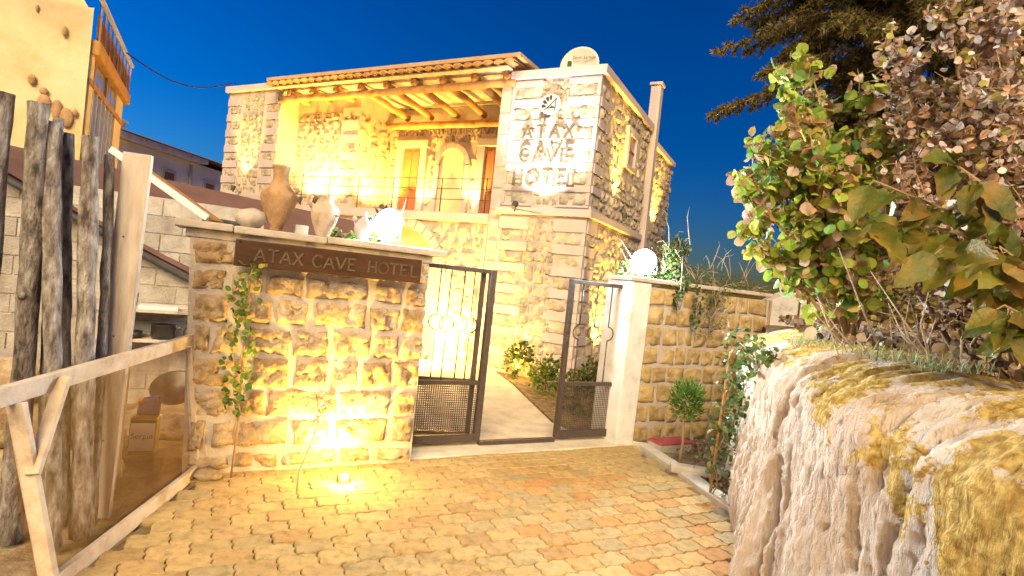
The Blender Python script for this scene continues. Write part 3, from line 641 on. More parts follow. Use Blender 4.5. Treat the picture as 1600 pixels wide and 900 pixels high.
jar('clay_jar', 'small grey clay ewer with thin neck and spout beside the floodlight', .955, .10, [(.035, 0), (.045, .03), (.068, .08), (.070, .12), (.055, .16), (.025, .185), (.018, .215), (.022, .235), (.018, .245)], 'clay_grey', [([(-.055, 0, .15), (-.075, 0, .18), (-.085, 0, .195)], [.016, .012, .010], 'spout'), ([(.03, 0, .21), (.06, 0, .215), (.068, 0, .19), (.06, 0, .155)], .007, 'handle')])
def boulder(name, label, cat, loc, r3, m, seed, amp=.12, parent=None, n=14):
    b = MB(); off = Vector((seed * 3.1, seed * 1.7, seed))
    for j in range(n + 1):
        for i in range(2 * n):
            a_, c_ = math.pi * j / n, math.pi * i / n; d = Vector((math.sin(a_) * math.cos(c_), math.sin(a_) * math.sin(c_), -math.cos(a_)))
            r_ = 1 + amp * noise.fractal(d * 1.6 + off, 1, 2, 4); b.v.append((d.x * r3[0] * r_, d.y * r3[1] * r_, d.z * r3[2] * r_))
    for j in range(n):
        for i in range(2 * n): b.f.append((j * 2 * n + i, j * 2 * n + (i + 1) % (2 * n), (j + 1) * 2 * n + (i + 1) % (2 * n), (j + 1) * 2 * n + i))
    o = b.build(name, m, parent, True, loc=loc)
    if label: tag(o, label, cat)
    return o
boulder('boulder', 'round boulder beside the tall amphora on the wall cap', 'boulder', GL(W0, .13, .12, 1.86), (.105, .085, .076), 'cap_stone', 4)
b = MB(); b.box(-.05, .05, -.04, .04, 0, .075); tag(b.build('stone_block', 'plaster_white', None, bevel=.012, loc=GL(W0, .505, .25, 1.792), rot=(0, 0, GA)), 'small white stone block between the two big jars', 'block')
# floodlights on the two gate posts, facing the driveway
def flood(label, loc, aim, power):
    t = thing('floodlight', label, 'floodlight', loc, 0, 'white floodlights on the gate walls'); loc = Vector(loc); d = (Vector(aim) - loc).normalized()
    qd = d.to_track_quat('-Y', 'Z').to_euler()
    rot = (Matrix.Rotation(0, 3, 'Z') @ d.to_track_quat('Z', 'Y').to_matrix()).to_euler()
    b = MB(); b.lathe([(.001, -.14), (.05, -.135), (.07, -.10), (.11, -.05), (.138, .0), (.142, .02), (.134, .022), (.128, .004)], 32); b.build('housing', 'lamp_body', t, True, rot=rot)
    b = MB()
    for k in range(8): a_ = 2 * math.pi * k / 8; b.bar((.07 * math.cos(a_), .07 * math.sin(a_), -.13), (.13 * math.cos(a_), .13 * math.sin(a_), -.08), .006, .03)
    b.build('cooling_fin', 'lamp_body', t, rot=rot)
    b = MB(); b.lathe([(.001, .03), (.05, .028), (.09, .02), (.127, .006)], 32); b.build('lens', 'lens_white', t, True, rot=rot)  # round glowing disc, shaped so that it stands in for the lamp's glare
    b = MB(); b.bar((-.15, .03, -.14), (-.15, .03, .02), .02, .008); b.bar((.15, .03, -.14), (.15, .03, .02), .02, .008); b.bar((-.15, .03, -.14), (.15, .03, -.14), .03, .008); b.bar((0, .03, -.2), (0, .03, -.14), .03, .03); b.build('bracket', 'lamp_body', t, rot=(0, 0, qd.z))
    ld = bpy.data.lights.new('lamp', 'AREA'); ld.shape = 'DISK'; ld.size = .3; ld.energy = power; ld.color = (.90, .96, 1.0)
    lo = bpy.data.objects.new('lamp', ld); link(lo, t); lo.location = d * .06; lo.rotation_euler = d.to_track_quat('-Z', 'Y').to_euler()
    ld = bpy.data.lights.new('lamp', 'POINT'); ld.energy = 40; ld.color = (.70, .98, 1.0); ld.shadow_soft_size = .08; lo = bpy.data.objects.new('lamp', ld); link(lo, t); lo.location = d * .2   # wide spill of the diffuser
flood('glaring white floodlight on the jar wall beside the small ewer', GL(W0, 1.20, .30, 1.985), (1.25, 2.2, .9), 140)
flood('glaring white floodlight among ivy on the white gate post', (1.42, 6.24, 1.985), (.9, 2.5, .9), 120)
MB().bar(hl(-.82, -.06, 2.80), hl(-.82, -1.05, 2.72), .02, .02).build('added_lamp_arm', 'hotel_smooth', hotel).matrix_local = HM.inverted()  # arm added to hold the lettering spotlight off the wall for more even light
# ground light that washes the gate wall
gl_ = spot('g', 'ground spotlight at the foot of the gate wall washing its stones', GL(W0, .90, -.34, .035), GL(W0, .88, .1, 1.0), 120, YEL, 115)
pl = bpy.data.lights.new('lamp', 'POINT'); pl.energy = 24; pl.color = YEL; pl.shadow_soft_size = .05; po = bpy.data.objects.new('lamp', pl); link(po, gl_); po.location = (.02, -.05, .06)

# ================================================================== IRON GATE
def gate_leaf(label, org, ang, s0, s1, mirror=False):
    t = thing('gate_leaf', label, 'gate', org, ang, 'leaves of the brown iron gate')
    z0, zm, z1 = .05, .61, 1.69; L = s1 - s0
    for x, w_ in ((s0, .045), (s1, .06)):
        b = MB(); b.box(x - w_ / 2, x + w_ / 2, -.03, .03, z0, z1); b.build('stile', 'iron', t, bevel=.004)
    for z, h in ((z0 + .035, .075), (zm, .04), (z1 - .02, .04)):
        b = MB(); b.box(s0 + .024, s1 - .031, -.025, .025, z - h / 2, z + h / 2); b.build('rail', 'iron', t, bevel=.004)
    zc, r_ = 1.15, .072
    for k, f in enumerate((.22, .5, .78)):
        x = s0 + L * f; sg = (-1, 0, 1)[k]
        b = MB(); b.tube([(x, 0, zm + .02), (x, 0, zc - r_)], .007, 6); b.tube([(x, 0, zc + r_), (x, 0, z1 - .04)], .007, 6)
        a0, a1 = ((90, 270), (0, 360), (-90, 90))[k]
        b.tube([(x + r_ * math.cos(R(a0 + (a1 - a0) * i / 20)), 0, zc + r_ * math.sin(R(a0 + (a1 - a0) * i / 20))) for i in range(21)], .007, 6)
        b.build('bar', 'iron', t, True)
    b = MB(); nx = int((L - .05) / .021); nz = int((zm - .02 - z0 - .075) / .021)
    for i in range(1, nx): x = s0 + .03 + (L - .06) * i / nx; b.bar((x, .004, z0 + .07), (x, .004, zm - .02), .004, .004)
    for i in range(1, nz): z = z0 + .07 + (zm - .09 - z0) * i / nz; b.bar((s0 + .03, 0, z), (s1 - .03, 0, z), .004, .004)
    b.build('wire_mesh', 'iron', t)
    if mirror:
        b = MB(); b.tube([(s0 - .02, -.05, 1.05), (s0 - .02, -.05, 1.12)], .012, 6); b.box(s0 - .03, s0 - .01, -.05, .0, 1.07, 1.09); b.build('latch', 'iron', t)
    return t
gate_leaf('fixed iron gate leaf beside the jar wall', GO, GA, -.22, .62)
gate_leaf('open iron gate leaf folded back behind the fixed left leaf', GL(GO, .60, .05), GA + R(166), .05, .86)
gate_leaf('closed iron gate leaf beside the white gate post', GO, GA, 1.53, 2.20, True)
b = MB(); b.box(.65, 1.50, -.03, .03, .012, .05); tag(b.build('threshold_bar', 'iron', None, loc=GO, rot=(0, 0, GA)), 'dark iron threshold bar across the open gateway', 'threshold')

# ================================================================== RIGHT STONE WALL with white post
rw = thing('stone_wall', 'ochre coursed stone wall with white plastered post right of the gate', 'wall', RO, GA)
b = MB(); b.box(0, 1.95, -.006, .40, -.1, 1.70); b.build('core', 'mortar', rw)
b = MB(); b.add([(-.235, -.03, -.02), (.0, -.03, -.02), (.0, .42, -.02), (-.235, .42, -.02), (-.225, -.03, 1.74), (.03, -.03, 1.74), (.03, .42, 1.74), (-.225, .42, 1.74)], [(3, 2, 1, 0), (4, 5, 6, 7), (0, 1, 5, 4), (1, 2, 6, 5), (2, 3, 7, 6), (3, 0, 4, 7)])
b.build('white_post', 'plaster_white', rw, bevel=.012)
wall_stones(rw, lay(.01, 1.93, .0, 1.70, (.19, .24), (.17, .28), 61, gap=.03), 'ochre_stone', .02, .03, 500, 8, 6, edge=.025, fr=9)
for x0, x1 in ((-.27, .35), (.355, .95), (.955, 1.5), (1.505, 1.96)):
    b = MB(); b.box(x0, x1, -.05, .43, 1.745, 1.79); b.build('cap_slab', 'cap_stone', rw, bevel=.01)
# grey post with a slanting top
b = MB(); b.add([(0, 0, .9), (.46, 0, .9), (.46, .3, .9), (0, .3, .9), (0, 0, 1.72), (.46, 0, 1.84), (.46, .3, 1.84), (0, .3, 1.72), (.22, 0, 1.85), (.22, .3, 1.85)],
 [(3, 2, 1, 0), (0, 1, 5, 8, 4), (1, 2, 6, 5), (2, 3, 7, 9, 6), (3, 0, 4, 7), (4, 8, 9, 7), (8, 5, 6, 9)])
o = b.build('stone_post', 'grey_post', None, bevel=.012, loc=(3.42, 7.4, 0), rot=(0, 0, R(2))); tag(o, 'blue grey stone post with slanted top behind the rock', 'post')
b = MB(); b.bar((.36, -.012, 1.2), (.36, -.012, 1.86), .018, .018); b.build('rod', 'iron', o)

# ================================================================== ROCK on the right
def smooth_path(t):      # foot line of the rock face
    P = [(1.22, -2.0), (1.30, 0.0), (1.34, 1.2), (1.36, 2.2), (1.38, 2.9), (1.46, 3.22), (1.62, 3.5), (1.85, 4.2), (2.2, 5.2), (2.75, 6.5)]
    k = t * (len(P) - 1); i = min(int(k), len(P) - 2); u = k - i
    p0, p1, p2, p3 = (Vector(P[max(i - 1, 0)]), Vector(P[i]), Vector(P[i + 1]), Vector(P[min(i + 2, len(P) - 1)]))
    return .5 * ((2 * p1) + (-p0 + p2) * u + (2 * p0 - 5 * p1 + 4 * p2 - p3) * u * u + (-p0 + 3 * p1 - 3 * p2 + p3) * u ** 3)
NT, NV = 520, 150
b = MB()
for i in range(NT + 1):
    t = i / NT; p = smooth_path(t); d = (smooth_path(min(1, t + .01)) - smooth_path(max(0, t - .01))).normalized(); nrm = Vector((-d.y, d.x))   # points to the driveway side
    top = 1.45 + .03 * noise.noise(Vector((p.y * 1.3, 3, 0))) + .025 * noise.noise(Vector((p.y * 4.3, 8, 0))) - .05 * max(0, (1.7 - p.y)) * (p.y > 0)
    for j in range(NV + 1):
        v = j / NV
        if v < .68:
            z = -.08 + (top - .02) * (v / .68); inn = 0; s_ = v / .68
            inn = .10 * s_ + .16 * max(0, (s_ - .84) / .16) ** 2.2; z -= .03 * max(0, (s_ - .9) / .1) ** 2
        else:
            s_ = (v - .68) / .32; z = top - .13 + .0 + .10 * min(1, s_ * 3) ** .6 - .03 * s_; inn = .26 + .75 * s_
        fl = noise.noise(Vector((p.y * 2.3 + p.x, z * .55, 4.2)))
        groove = noise.fractal(Vector((p.y * 7.5 + .25 * noise.noise(Vector((p.y * 3, z * 2, 0))) * 3, z * 1.1, p.x)), .8, 2.1, 5)
        ridge = 1 - abs(noise.noise(Vector((p.y * 3.4 + .5 * z, z * .8, 9)))) * 2.2
        fine = noise.fractal(Vector((p.y * 22, z * 6, p.x * 9)), .7, 2.1, 4)
        side = 1.0 if v < .68 else max(.15, 1 - s_ * 2)
        lump = noise.noise(Vector((p.y * 1.6, z * 1.5, 17.0)))
        crack = max(0, 1 - abs(noise.noise(Vector((p.y * 2.1 + .35 * z + .2 * groove, z * .45, 31)))) * 9)
        disp = side * (.075 * fl + .055 * lump + .030 * groove + .036 * max(-.6, ridge) - .05 * crack + .022 * fine + .010 * noise.fractal(Vector((p.y * 55, z * 17, p.x * 20)), .6, 2.1, 3))
        q2 = p - nrm * inn + nrm * disp
        b.v.append((q2.x, q2.y, z + (.02 * fine + .04 * fl * (1 if v >= .6 else 0))))
b.f = [(i * (NV + 1) + j, i * (NV + 1) + j + 1, (i + 1) * (NV + 1) + j + 1, (i + 1) * (NV + 1) + j)[::-1] for i in range(NT) for j in range(NV)]
rk = b.build('rock', 'tuff', None, True); tag(rk, 'eroded cream tuff rock with orange lichen bounding the driveway on the right', 'rock')
# raised garden behind the rock
b = MB(); nb = 40
for j in range(nb + 1):
    for i in range(nb + 1):
        u, v = i / nb, j / nb; y = -3 + 13 * v; x0 = 1.85 if y < 3.4 else 1.85 + (y - 3.4) * .36; x = x0 + (9.5 - x0) * u ** 1.5
        b.v.append((x, y, 1.36 + .05 * fbm((x, y, 2), 1.2) + .25 * u))
b.f = [(j * (nb + 1) + i, j * (nb + 1) + i + 1, (j + 1) * (nb + 1) + i + 1, (j + 1) * (nb + 1) + i) for j in range(nb) for i in range(nb)]
tag(b.build('garden_terrace', 'soil', None, True), kind='structure')

# ================================================================== LEFT SIDE: log fence, wooden gate frame, shed, houses
F0 = 'posts of the rustic log fence'
def fence_log(label, base, top, r0, r1, seed, wob=.014):
    a, c = Vector(base), Vector(top); o = thing('fence_log', label, 'fence post', base, 0, F0); q = random.Random(seed); pts = []; rad = []
    ph = q.uniform(0, 6)
    for k in range(17):
        t = k / 16; bend = Vector((math.sin(t * 3.1 + ph), math.cos(t * 2.6 + ph), 0)) * wob
        pts.append((c - a) * t + bend); rad.append((r0 + (r1 - r0) * t) * (1 + .10 * noise.noise(Vector((t * 6, seed, 0)))))
    n = 14; b = MB().tube(pts, rad, n, .05, seed)
    for k, v in enumerate(b.v):   # lumpy bark
        if k < 17 * n:
            c0 = pts[k // n]; d = Vector(v) - c0; s_ = 1 + .26 * noise.fractal(Vector((d.x * 30 + seed * 7, d.y * 30, v[2] * 7)), .9, 2, 3); b.v[k] = tuple(c0 + d * s_)
    b.build('trunk', 'bark', o, True)
    if seed % 2 == 0: MB().tube([pts[9] + Vector((0, -rad[9] * .8, 0)), pts[9] + Vector((.02, -rad[9] * 1.3, .02))], [.018, .012], 7).build('knot', 'bark', o, True)
fence_log('leftmost fence log cut by the left picture edge', (-2.62, 2.80, 0), (-2.55, 2.76, 2.25), .05, .044, 1)
fence_log('thick pale barked fence log, second from the left picture edge', (-2.42, 2.86, 0), (-2.48, 2.85, 2.24), .052, .046, 2)
fence_log('forked looking thin fence log reaching low in front of the base stones', (-2.20, 2.86, 0), (-2.43, 2.92, 2.16), .030, .044, 3)
fence_log('slim grey fence log, fourth from the left', (-2.36, 3.10, 0), (-2.47, 3.06, 2.14), .036, .038, 4)
fence_log('stout dark fence log with peeling bark, left of the thin one by the plank', (-2.13, 3.0, 0), (-2.33, 3.0, 2.13), .05, .038, 5)
fence_log('thin fence log squeezed between the stout log and the sawn plank', (-2.17, 3.12, 0), (-2.31, 3.12, 2.06), .024, .024, 6)
fence_log('very thin fence pole between the second and third logs', (-2.36, 2.98, 0), (-2.46, 2.98, 2.2), .026, .024, 7)
fence_log('very thin fence pole tucked behind the stout dark log', (-2.28, 3.2, 0), (-2.42, 3.16, 2.10), .026, .024, 8)
pk = thing('fence_plank', 'wide pale sawn plank ending the log fence', 'plank', (-2.24, 3.22, 0), R(8), F0)
b = MB(); b.box(-.075, .075, -.018, .018, 0, 2.10); o = b.build('board', 'old_plank', pk, bevel=.005, rot=(0, R(1.0), 0))
for z in (.45, 1.05, 1.62):
    b = MB(); b.lathe([(.001, 0), (.005, 0), (.004, .004)], 6); b.build('nail', 'iron', pk, loc=(.01, -.019, z), rot=(R(90), 0, 0))
# base stones under the fence
bs = thing('footing_wall', 'low rough stone footing behind the log fence', 'wall', (-2.75, 3.3, 0), R(20))
wall_stones(bs, lay(-.9, .42, 0, .85, (.2, .3), (.22, .4), 77, gap=.02), 'rough_stone', .04, .04, 700, 7, 5)
b = MB(); b.box(-.9, .42, .02, .3, -.1, .85); b.build('core', 'mortar', bs)
# wooden gate frame with netting, standing open along the driveway
A0, A1 = Vector((-1.90, 2.44, .03)), Vector((-2.09, 4.02, .03)); T0, T1 = Vector((-2.06, 2.34, .90)), Vector((-2.19, 3.95, .955))
fr = thing('netting_gate', 'pale wooden gate frame covered with brown netting, left of the pavers', 'gate', A1, 0)
def rail_(name, p, q_, w_, h_, m='frame_wood', dd=0):
    b = MB(); b.bar(p - A1, q_ - A1, w_, h_, upv=(0, 0, 1) if abs((q_ - p).normalized().z) < .8 else (1, 0, 0)); return b.build(name, m, fr, bevel=.004)
ex_ = (T1 - T0).normalized() * .05
rail_('top_rail', T0 - ex_ * 3, T1 + ex_, .035, .085); rail_('bottom_rail', A0 - ex_ * 3, A1 + ex_, .035, .085)
L_ = lambda u, v: (A0.lerp(A1, u)).lerp(T0.lerp(T1, u), v)
off = Vector((.038, 0, .0))
rail_('stile', L_(.98, .05) + off * .0, L_(.98, .96), .04, .033); rail_('stile', L_(.035, .04), L_(.035, .95), .03, .075)
rail_('brace', L_(.02, .60) + off * .8, L_(.19, 1.02) + off * .95, .026, .06)
rail_('stile', L_(1.0, .0) + off, L_(.99, .32) + off, .02, .05)
b = MB(); c4 = [L_(.0, .0) - A1, L_(1, .0) - A1, L_(1, 1) - A1, L_(0, 1) - A1]
nn_ = 12
for j in range(nn_ + 1):
    for i in range(nn_ + 1):
        u, v = i / nn_, j / nn_; p = L_(u, v) - A1 - off * .9; b.v.append(tuple(p + Vector((.012 * noise.noise(Vector((u * 4, v * 4, 1))), 0, 0))))
b.f = [(j * (nn_ + 1) + i, j * (nn_ + 1) + i + 1, (j + 1) * (nn_ + 1) + i + 1, (j + 1) * (nn_ + 1) + i) for j in range(nn_) for i in range(nn_)]
b.build('netting', 'brown_net', fr, True)
# stones and twigs at the foot of the frame
boulder('foot_stone', 'flat stone lying between netting gate and gate wall', 'stone', (-1.98, 3.92, .03), (.10, .07, .04), 'rough_stone', 9)
# ---- earth bank and stones behind the netting
b = MB(); nb = 30
for j in range(nb + 1):
    for i in range(nb + 1):
        u, v = i / nb, j / nb; x = -6.5 + 4.45 * u; y = 2.0 + 5.5 * v; b.v.append((x + .12 * v, y, -.03 + .30 * (1 - u) * v + .05 * fbm((x, y, 0), 2.2)))
b.f = [(j * (nb + 1) + i, j * (nb + 1) + i + 1, (j + 1) * (nb + 1) + i + 1, (j + 1) * (nb + 1) + i) for j in range(nb) for i in range(nb)]
tag(b.build('earth_bank', 'dirt', None, True), kind='structure')
for k, (x, y, r_, lb) in enumerate(((-2.62, 3.75, .13, 'squat rough stone below the tin behind the netting'), (-3.0, 4.3, .16, 'large rough stone left of the tin under the shelf'), (-2.75, 4.75, .15, 'rounded stone under the cooking shelf beside the gate wall'))):
    boulder('rough_boulder', lb, 'boulder', (x, y, .06), (r_ * 1.2, r_, r_ * .75), 'rough_stone', 20 + k, .2)
tin = thing('oil_tin', 'square gold and white oil tin standing behind the netting', 'tin', (-2.60, 4.17, .05), R(20))
b = MB(); b.box(-.085, .085, -.07, .07, 0, .27); b.build('can', 'tin_gold', tin, bevel=.008)
b = MB(); b.box(-.078, .078, -.0725, -.0705, .03, .235); b.build('label_panel', 'tin_white', tin)
b = MB(); b.box(-.078, .078, -.0745, -.0728, .235, .256); b.build('label_band', 'black_paint', tin)
text_part('Serpin', .055, 'letter_metal', tin, (0, -.074, .12), (R(90), 0, 0), ext=.0008)
bag = thing('jerrycan', 'purple rounded jerrycan with orange cap on top of the oil tin', 'jerrycan', (-2.60, 4.19, .325), R(25))
b = MB(); b.add([(-.075, -.045, 0), (.075, -.045, 0), (.075, .045, 0), (-.075, .045, 0), (-.06, -.04, .12), (.07, -.04, .15), (.07, .04, .15), (-.06, .04, .12)], [(3, 2, 1, 0), (4, 5, 6, 7), (0, 1, 5, 4), (1, 2, 6, 5), (2, 3, 7, 6), (3, 0, 4, 7)]); b.build('body', 'purple', bag, True, bevel=.025)
b = MB(); b.lathe([(.001, .022), (.02, .022), (.023, .018), (.023, 0)], 14); b.build('cap', 'orange', bag, loc=(-.045, -.028, .105), rot=(R(25), R(-25), 0))
bas = thing('basin', 'shallow dark metal basin leaning behind the purple jerrycan', 'basin', (-2.62, 4.55, .42), 0)
b = MB(); b.lathe([(.001, 0), (.12, .0), (.17, .06), (.18, .06), (.125, -.008), (.001, -.008)], 22); b.build('bowl', 'pan_metal', bas, True, rot=(R(35), R(15), 0))
# ---- shed: block wall, sloping brown sheet, rafter, shelf with pans
shed = thing('shed_wall', 'grey concrete block wall of the shed behind the log fence', 'wall', GL(W0, 0, 2.0), GA)
bm_ = MB(); bm_.box(-.5, .5, -.02, .02, -.5, .5); bme = bm_.mesh('block', 'block'); q = random.Random(5)
b = MB(); b.box(-2.9, .35, -.004, .2, 0, 2.05); b.build('core', 'mortar', shed)
for r_ in range(12):
    for c in range(10):
        x = -2.9 + c * .36 + (r_ % 2) * .18
        if x + .36 <= .40: place('block', bme, shed, (x + .18, .006 + q.uniform(-.004, .004), .17 * r_ + .085), (0, 0, 0), (.348 + q.uniform(-.006, .004), 1, .158 + q.uniform(-.005, .003)))
tarp = thing('shed_roof', 'sloping brown sheet roof of the shed behind the gate wall', 'roof', GL(W0, 0, 2.0), GA)
b = MB(); nq = 12
for lay_ in (0, .035):
    for jj in range(nq + 1):
        for ii in range(nq + 1):
            u, v = ii / nq, jj / nq; zn = 2.55 - .60 * (u * 4.2) + .08 * (u * 4.2) ** 2 * .35; zf = 2.5 - .32 * u; b.v.append((-2.6 + 4.2 * u, -.10 + 1.7 * v, zn + (zf - zn) * v + lay_))
n1 = nq + 1
for ii in range(nq):
    for jj in range(nq):
        k = jj * n1 + ii; b.f += [(k, k + n1, k + n1 + 1, k + 1), (k + n1 * n1, k + n1 * n1 + 1, k + n1 * n1 + n1 + 1, k + n1 * n1 + n1)]
b.build('sheet', 'tarp', tarp, True)
b = MB(); b.tube([(-2.6 + .42 * k, -.13, 2.53 - .60 * (.42 * k) + .028 * (.42 * k) ** 2 + .01 * math.sin(k * 2)) for k in range(11)], .028, 8, .1); b.build('eave_pipe', 'lamp_body', tarp, True)
raf = thing('rafter', 'slanting rafter with orange underside and white edge above the shed', 'beam', GL(W0, -.12, .15, 1.80), 0)
def rpt(v): return Vector(v) - raf.location
pA, pB = Vector((-2.15, 4.02, 1.80)), Vector((-2.85, 4.0, 2.20))
b = MB(); b.bar(rpt(pA), rpt(pB), .22, .02); b.build('board', 'board_orange', raf, bevel=.003)
b = MB(); b.bar(rpt(pA) + Vector((0, -.11, .014)), rpt(pB) + Vector((0, -.11, .014)), .03, .045); b.build('edge_strip', 'metal_white', raf, bevel=.003)
shf = thing('cooking_shelf', 'two tier wooden shelf against the shed block wall', 'shelf', GL(W0, -.55, 1.72), GA)
for z in (.98, .70):
    b = MB(); b.box(-.45, .5, -.02, .27, z - .03, z); b.build('board', 'old_plank', shf, bevel=.004)
for x in (-.42, -.15, .46):
    b = MB(); b.box(x - .02, x + .02, .0, .04, 0, .95); b.build('leg', 'old_plank', shf)
def item(name, label, cat, s, y, z, bd, m, smooth=True):
    t = thing(name, label, cat, GL(W0, s, y, z), GA); bd.build('body', m, t, smooth); return t
t = item('roasting_tray', 'white enamel tray on the upper cooking shelf', 'tray', -.50, 1.80, .981, MB().box(-.16, .16, -.09, .09, 0, .035), 'metal_white', False)
t = item('wire_rack', 'black wire rack left of the enamel tray', 'rack', -.80, 1.80, .981, MB().tube([(-.12, 0, .14), (-.12, 0, .03), (.12, 0, .03), (.12, 0, .14)], .009, 6).tube([(-.12, -.08, .03), (.12, -.08, .03)], .008, 6).tube([(0, 0, 0), (0, 0, .03)], .02, 6), 'pan_metal')
t = item('cooking_pot', 'dark metal pot on the lower cooking shelf', 'pot', -.45, 1.80, .701, MB().lathe([(.001, 0), (.09, 0), (.10, .03), (.10, .13), (.106, .135), (.094, .13), (.094, .02), (.001, .01)], 20), 'pan_metal')
b = MB().tube([(.1, 0, .1), (.14, 0, .11), (.14, .03, .11)], .008, 6); b.build('handle', 'pan_metal', t)
t = item('cooking_pot', 'low black pan left of the pot on the lower shelf', 'pot', -.75, 1.80, .701, MB().lathe([(.001, 0), (.12, 0), (.135, .06), (.14, .06), (.12, .008), (.001, .008)], 20), 'pan_metal')
t = item('gas_ring', 'black gas ring stove at the right end of the lower shelf', 'stove', -.18, 1.80, .701, MB().box(-.1, .1, -.07, .07, 0, .02).box(-.1, -.085, -.07, .07, .02, .1).box(.085, .1, -.07, .07, .02, .1).box(-.1, .1, -.008, .008, .1, .115).tube([(0, 0, .115), (0, 0, .18)], .014, 6), 'pan_metal', False)
# hanging cable
cb = MB(); cb.tube([tuple(GL(W0, -.22 + .02 * math.sin(k * 1.7), 1.2 + .01 * k, 1.55 - .08 * k)) for k in range(9)], .006, 5); tag(cb.build('hanging_cable', 'cable', None, True), 'thin black cable hanging down beside the shelf and gate wall', 'cable')
cb = MB(); cb.tube([(-6.5 + .09 * k, 9.0 + .25 * k, 4.57 - .0 * k + .30 * (k / 8) - .28 * math.sin(math.pi * k / 8)) for k in range(9)], .012, 5); tag(cb.build('overhead_wire', 'cable', None, True), 'overhead wire sagging from the yellow house to the hotel', 'wire')
cb = MB(); cb.tube([tuple(GL(W0, -.18 + .05 * k, .28 + .02 * math.sin(k * 2), 1.815 + .006 * math.sin(k * 3))) for k in range(6)], .018, 7, .15); tag(cb.build('rolled_cable', 'lamp_body', None, True), 'short dark roll of cable on the left end of the wall cap', 'cable')

# ---- yellow house at the left
YC = Vector((-5.9, 7.5, 0)); yh = thing('yellow_house', 'brightly lit yellow plaster house with glazed balcony at the left', 'house', YC, GA)
b = MB(); nb = 24    # front wall with rough broken top, runs to local -X ; side wall to +Y
for j in range(nb + 1):
    for i in range(nb + 1):
        u, v = i / nb, j / nb; x = -4.2 * (1 - u) ** 2; topz = 4.62 + .08 * noise.noise(Vector((x * 5, 0, 3))) + 1.4 * min(1, max(0, -.10 - x) * 3)
        z = topz * v; b.v.append((x, .03 * noise.fractal(Vector((x * 1.5, 0, z * 1.5)), .9, 2, 4), z))
b.f = [(j * (nb + 1) + i, j * (nb + 1) + i + 1, (j + 1) * (nb + 1) + i + 1, (j + 1) * (nb + 1) + i) for j in range(nb) for i in range(nb)]
b.build('front_wall', 'yellow_plaster', yh, True)
b = MB(); b.box(-4.2, -.03, .06, 2.9, 0, 4.18); b.build('wall', 'yellow_plaster', yh)
b = MB(); b.box(-.03, .02, .05, .28, 0, 4.1); b.box(-.03, .02, 2.2, 2.9, 0, 4.1); b.box(-.03, .02, .28, 2.2, 0, 2.2); b.build('side_wall', 'yellow_plaster', yh)
b = MB(); b.box(-.02, .10, .04, 3.05, 4.02, 4.22); b.build('balcony_beam', 'board_orange', yh, bevel=.02)
b = MB(); b.box(-.1, .04, .05, 3.0, 3.62, 3.70); b.build('transom', 'log_beam', yh)
for k in range(6):
    y0 = .30 + .32 * k; b = MB(); b.box(-.02, .0, y0, y0 + .30, 2.22, 3.61); pn = b.build('window', 'glass_dark', yh); f = MB(); f.box(-.02, .03, y0 - .02, y0, 2.2, 3.62); f.build('mullion', 'metal_white', pn)
for k in range(2):
    y0 = .30 + .96 * k; b = MB(); b.box(-.02, .0, y0, y0 + .92, 3.71, 4.0); pn = b.build('window', 'glass_dark', yh); f = MB(); f.box(-.02, .03, y0 - .04, y0, 3.7, 4.02); f.build('mullion', 'log_beam', pn)
for k in range(9): b = MB(); b.bar((.08, .05 + .36 * k, 4.22), (.08, .05 + .36 * k, 4.68), .02, .02); b.build('railing_post', 'log_beam', yh)
b = MB(); b.box(.04, .06, .05, 2.95, 4.25, 4.55); b.build('railing_panel', 'tarp', yh)
b = MB(); b.bar((.09, -.3, 4.72), (.09, 3.0, 4.72), .05, .04); b.bar((-1.2, -.3, 4.72), (.09, -.3, 4.72), .05, .04); b.build('handrail', 'metal_white', yh)
for k, (x, z, rw_, rh) in enumerate(((-.56, 3.52, .045, .07), (-.43, 3.40, .05, .05), (-.42, 3.24, .075, .13), (-.285, 3.20, .06, .13), (-.18, 3.12, .075, .13), (-.09, 3.2, .03, .05), (-.57, 4.42, .02, .05), (-.28, 4.22, .03, .07))):
    b = MB(); b.lathe([(.001, 1), (.55, .85), (.9, .4), (1, 0), (.9, -.4), (.6, -.8), (.001, -1)], 16); o = b.build('clay_ornament', 'clay', yh, True, loc=(x, -.02, z)); o.scale = (rw_, .028, rh)
# ---- pale house far behind
fh = thing('pale_house', 'pale two storey stone house with dark brown roof far behind', 'house', (-11.28, 16.0, 0), R(83.2))
b = MB(); b.box(-5, 11, 0, 7, 0, 4.40); b.build('wall', 'pale_house', fh)
b = MB(); b.box(-5, 3.0, -.35, 0, 4.41, 4.56); b.build('eave_band', 'plaster_white', fh)
b = MB(); b.add([(-5.5, -.45, 4.57), (11.4, -.45, 4.57), (11.4, 7.4, 4.57), (-5.5, 7.4, 4.57), (-3, 3.2, 5.45), (8, 3.2, 5.45)], [(0, 1, 5, 4), (1, 2, 5), (2, 3, 4, 5), (3, 0, 4), (3, 2, 1, 0)]); rf = b.build('roof', 'roof_dark', fh)
for x, y, z in ((-.9, .9, 4.4), (-.45, .9, 4.4), (.75, 1.2, 4.35)):
    b = MB(); b.box(x - .22, x + .22, y - .2, y + .2, z, z + .75); b.box(x - .28, x + .28, y - .25, y + .25, z + .76, z + .84); b.build('chimney', 'pale_house', rf)
for x in (.6, 1.66, 3.6):
    b = MB(); b.box(x - .3, x + .3, -.05, -.01, 3.2, 3.95); wn = b.build('window', 'hotel_core', fh); b = MB(); b.box(x - .2, x + .2, -.06, -.052, 3.28, 3.85); b.build('pane', 'roof_dark', wn)
b = MB(); b.bar((2.6, -.06, 2.2), (2.6, -.06, 4.3), .07, .05); b.build('downpipe', 'hotel_core', fh)
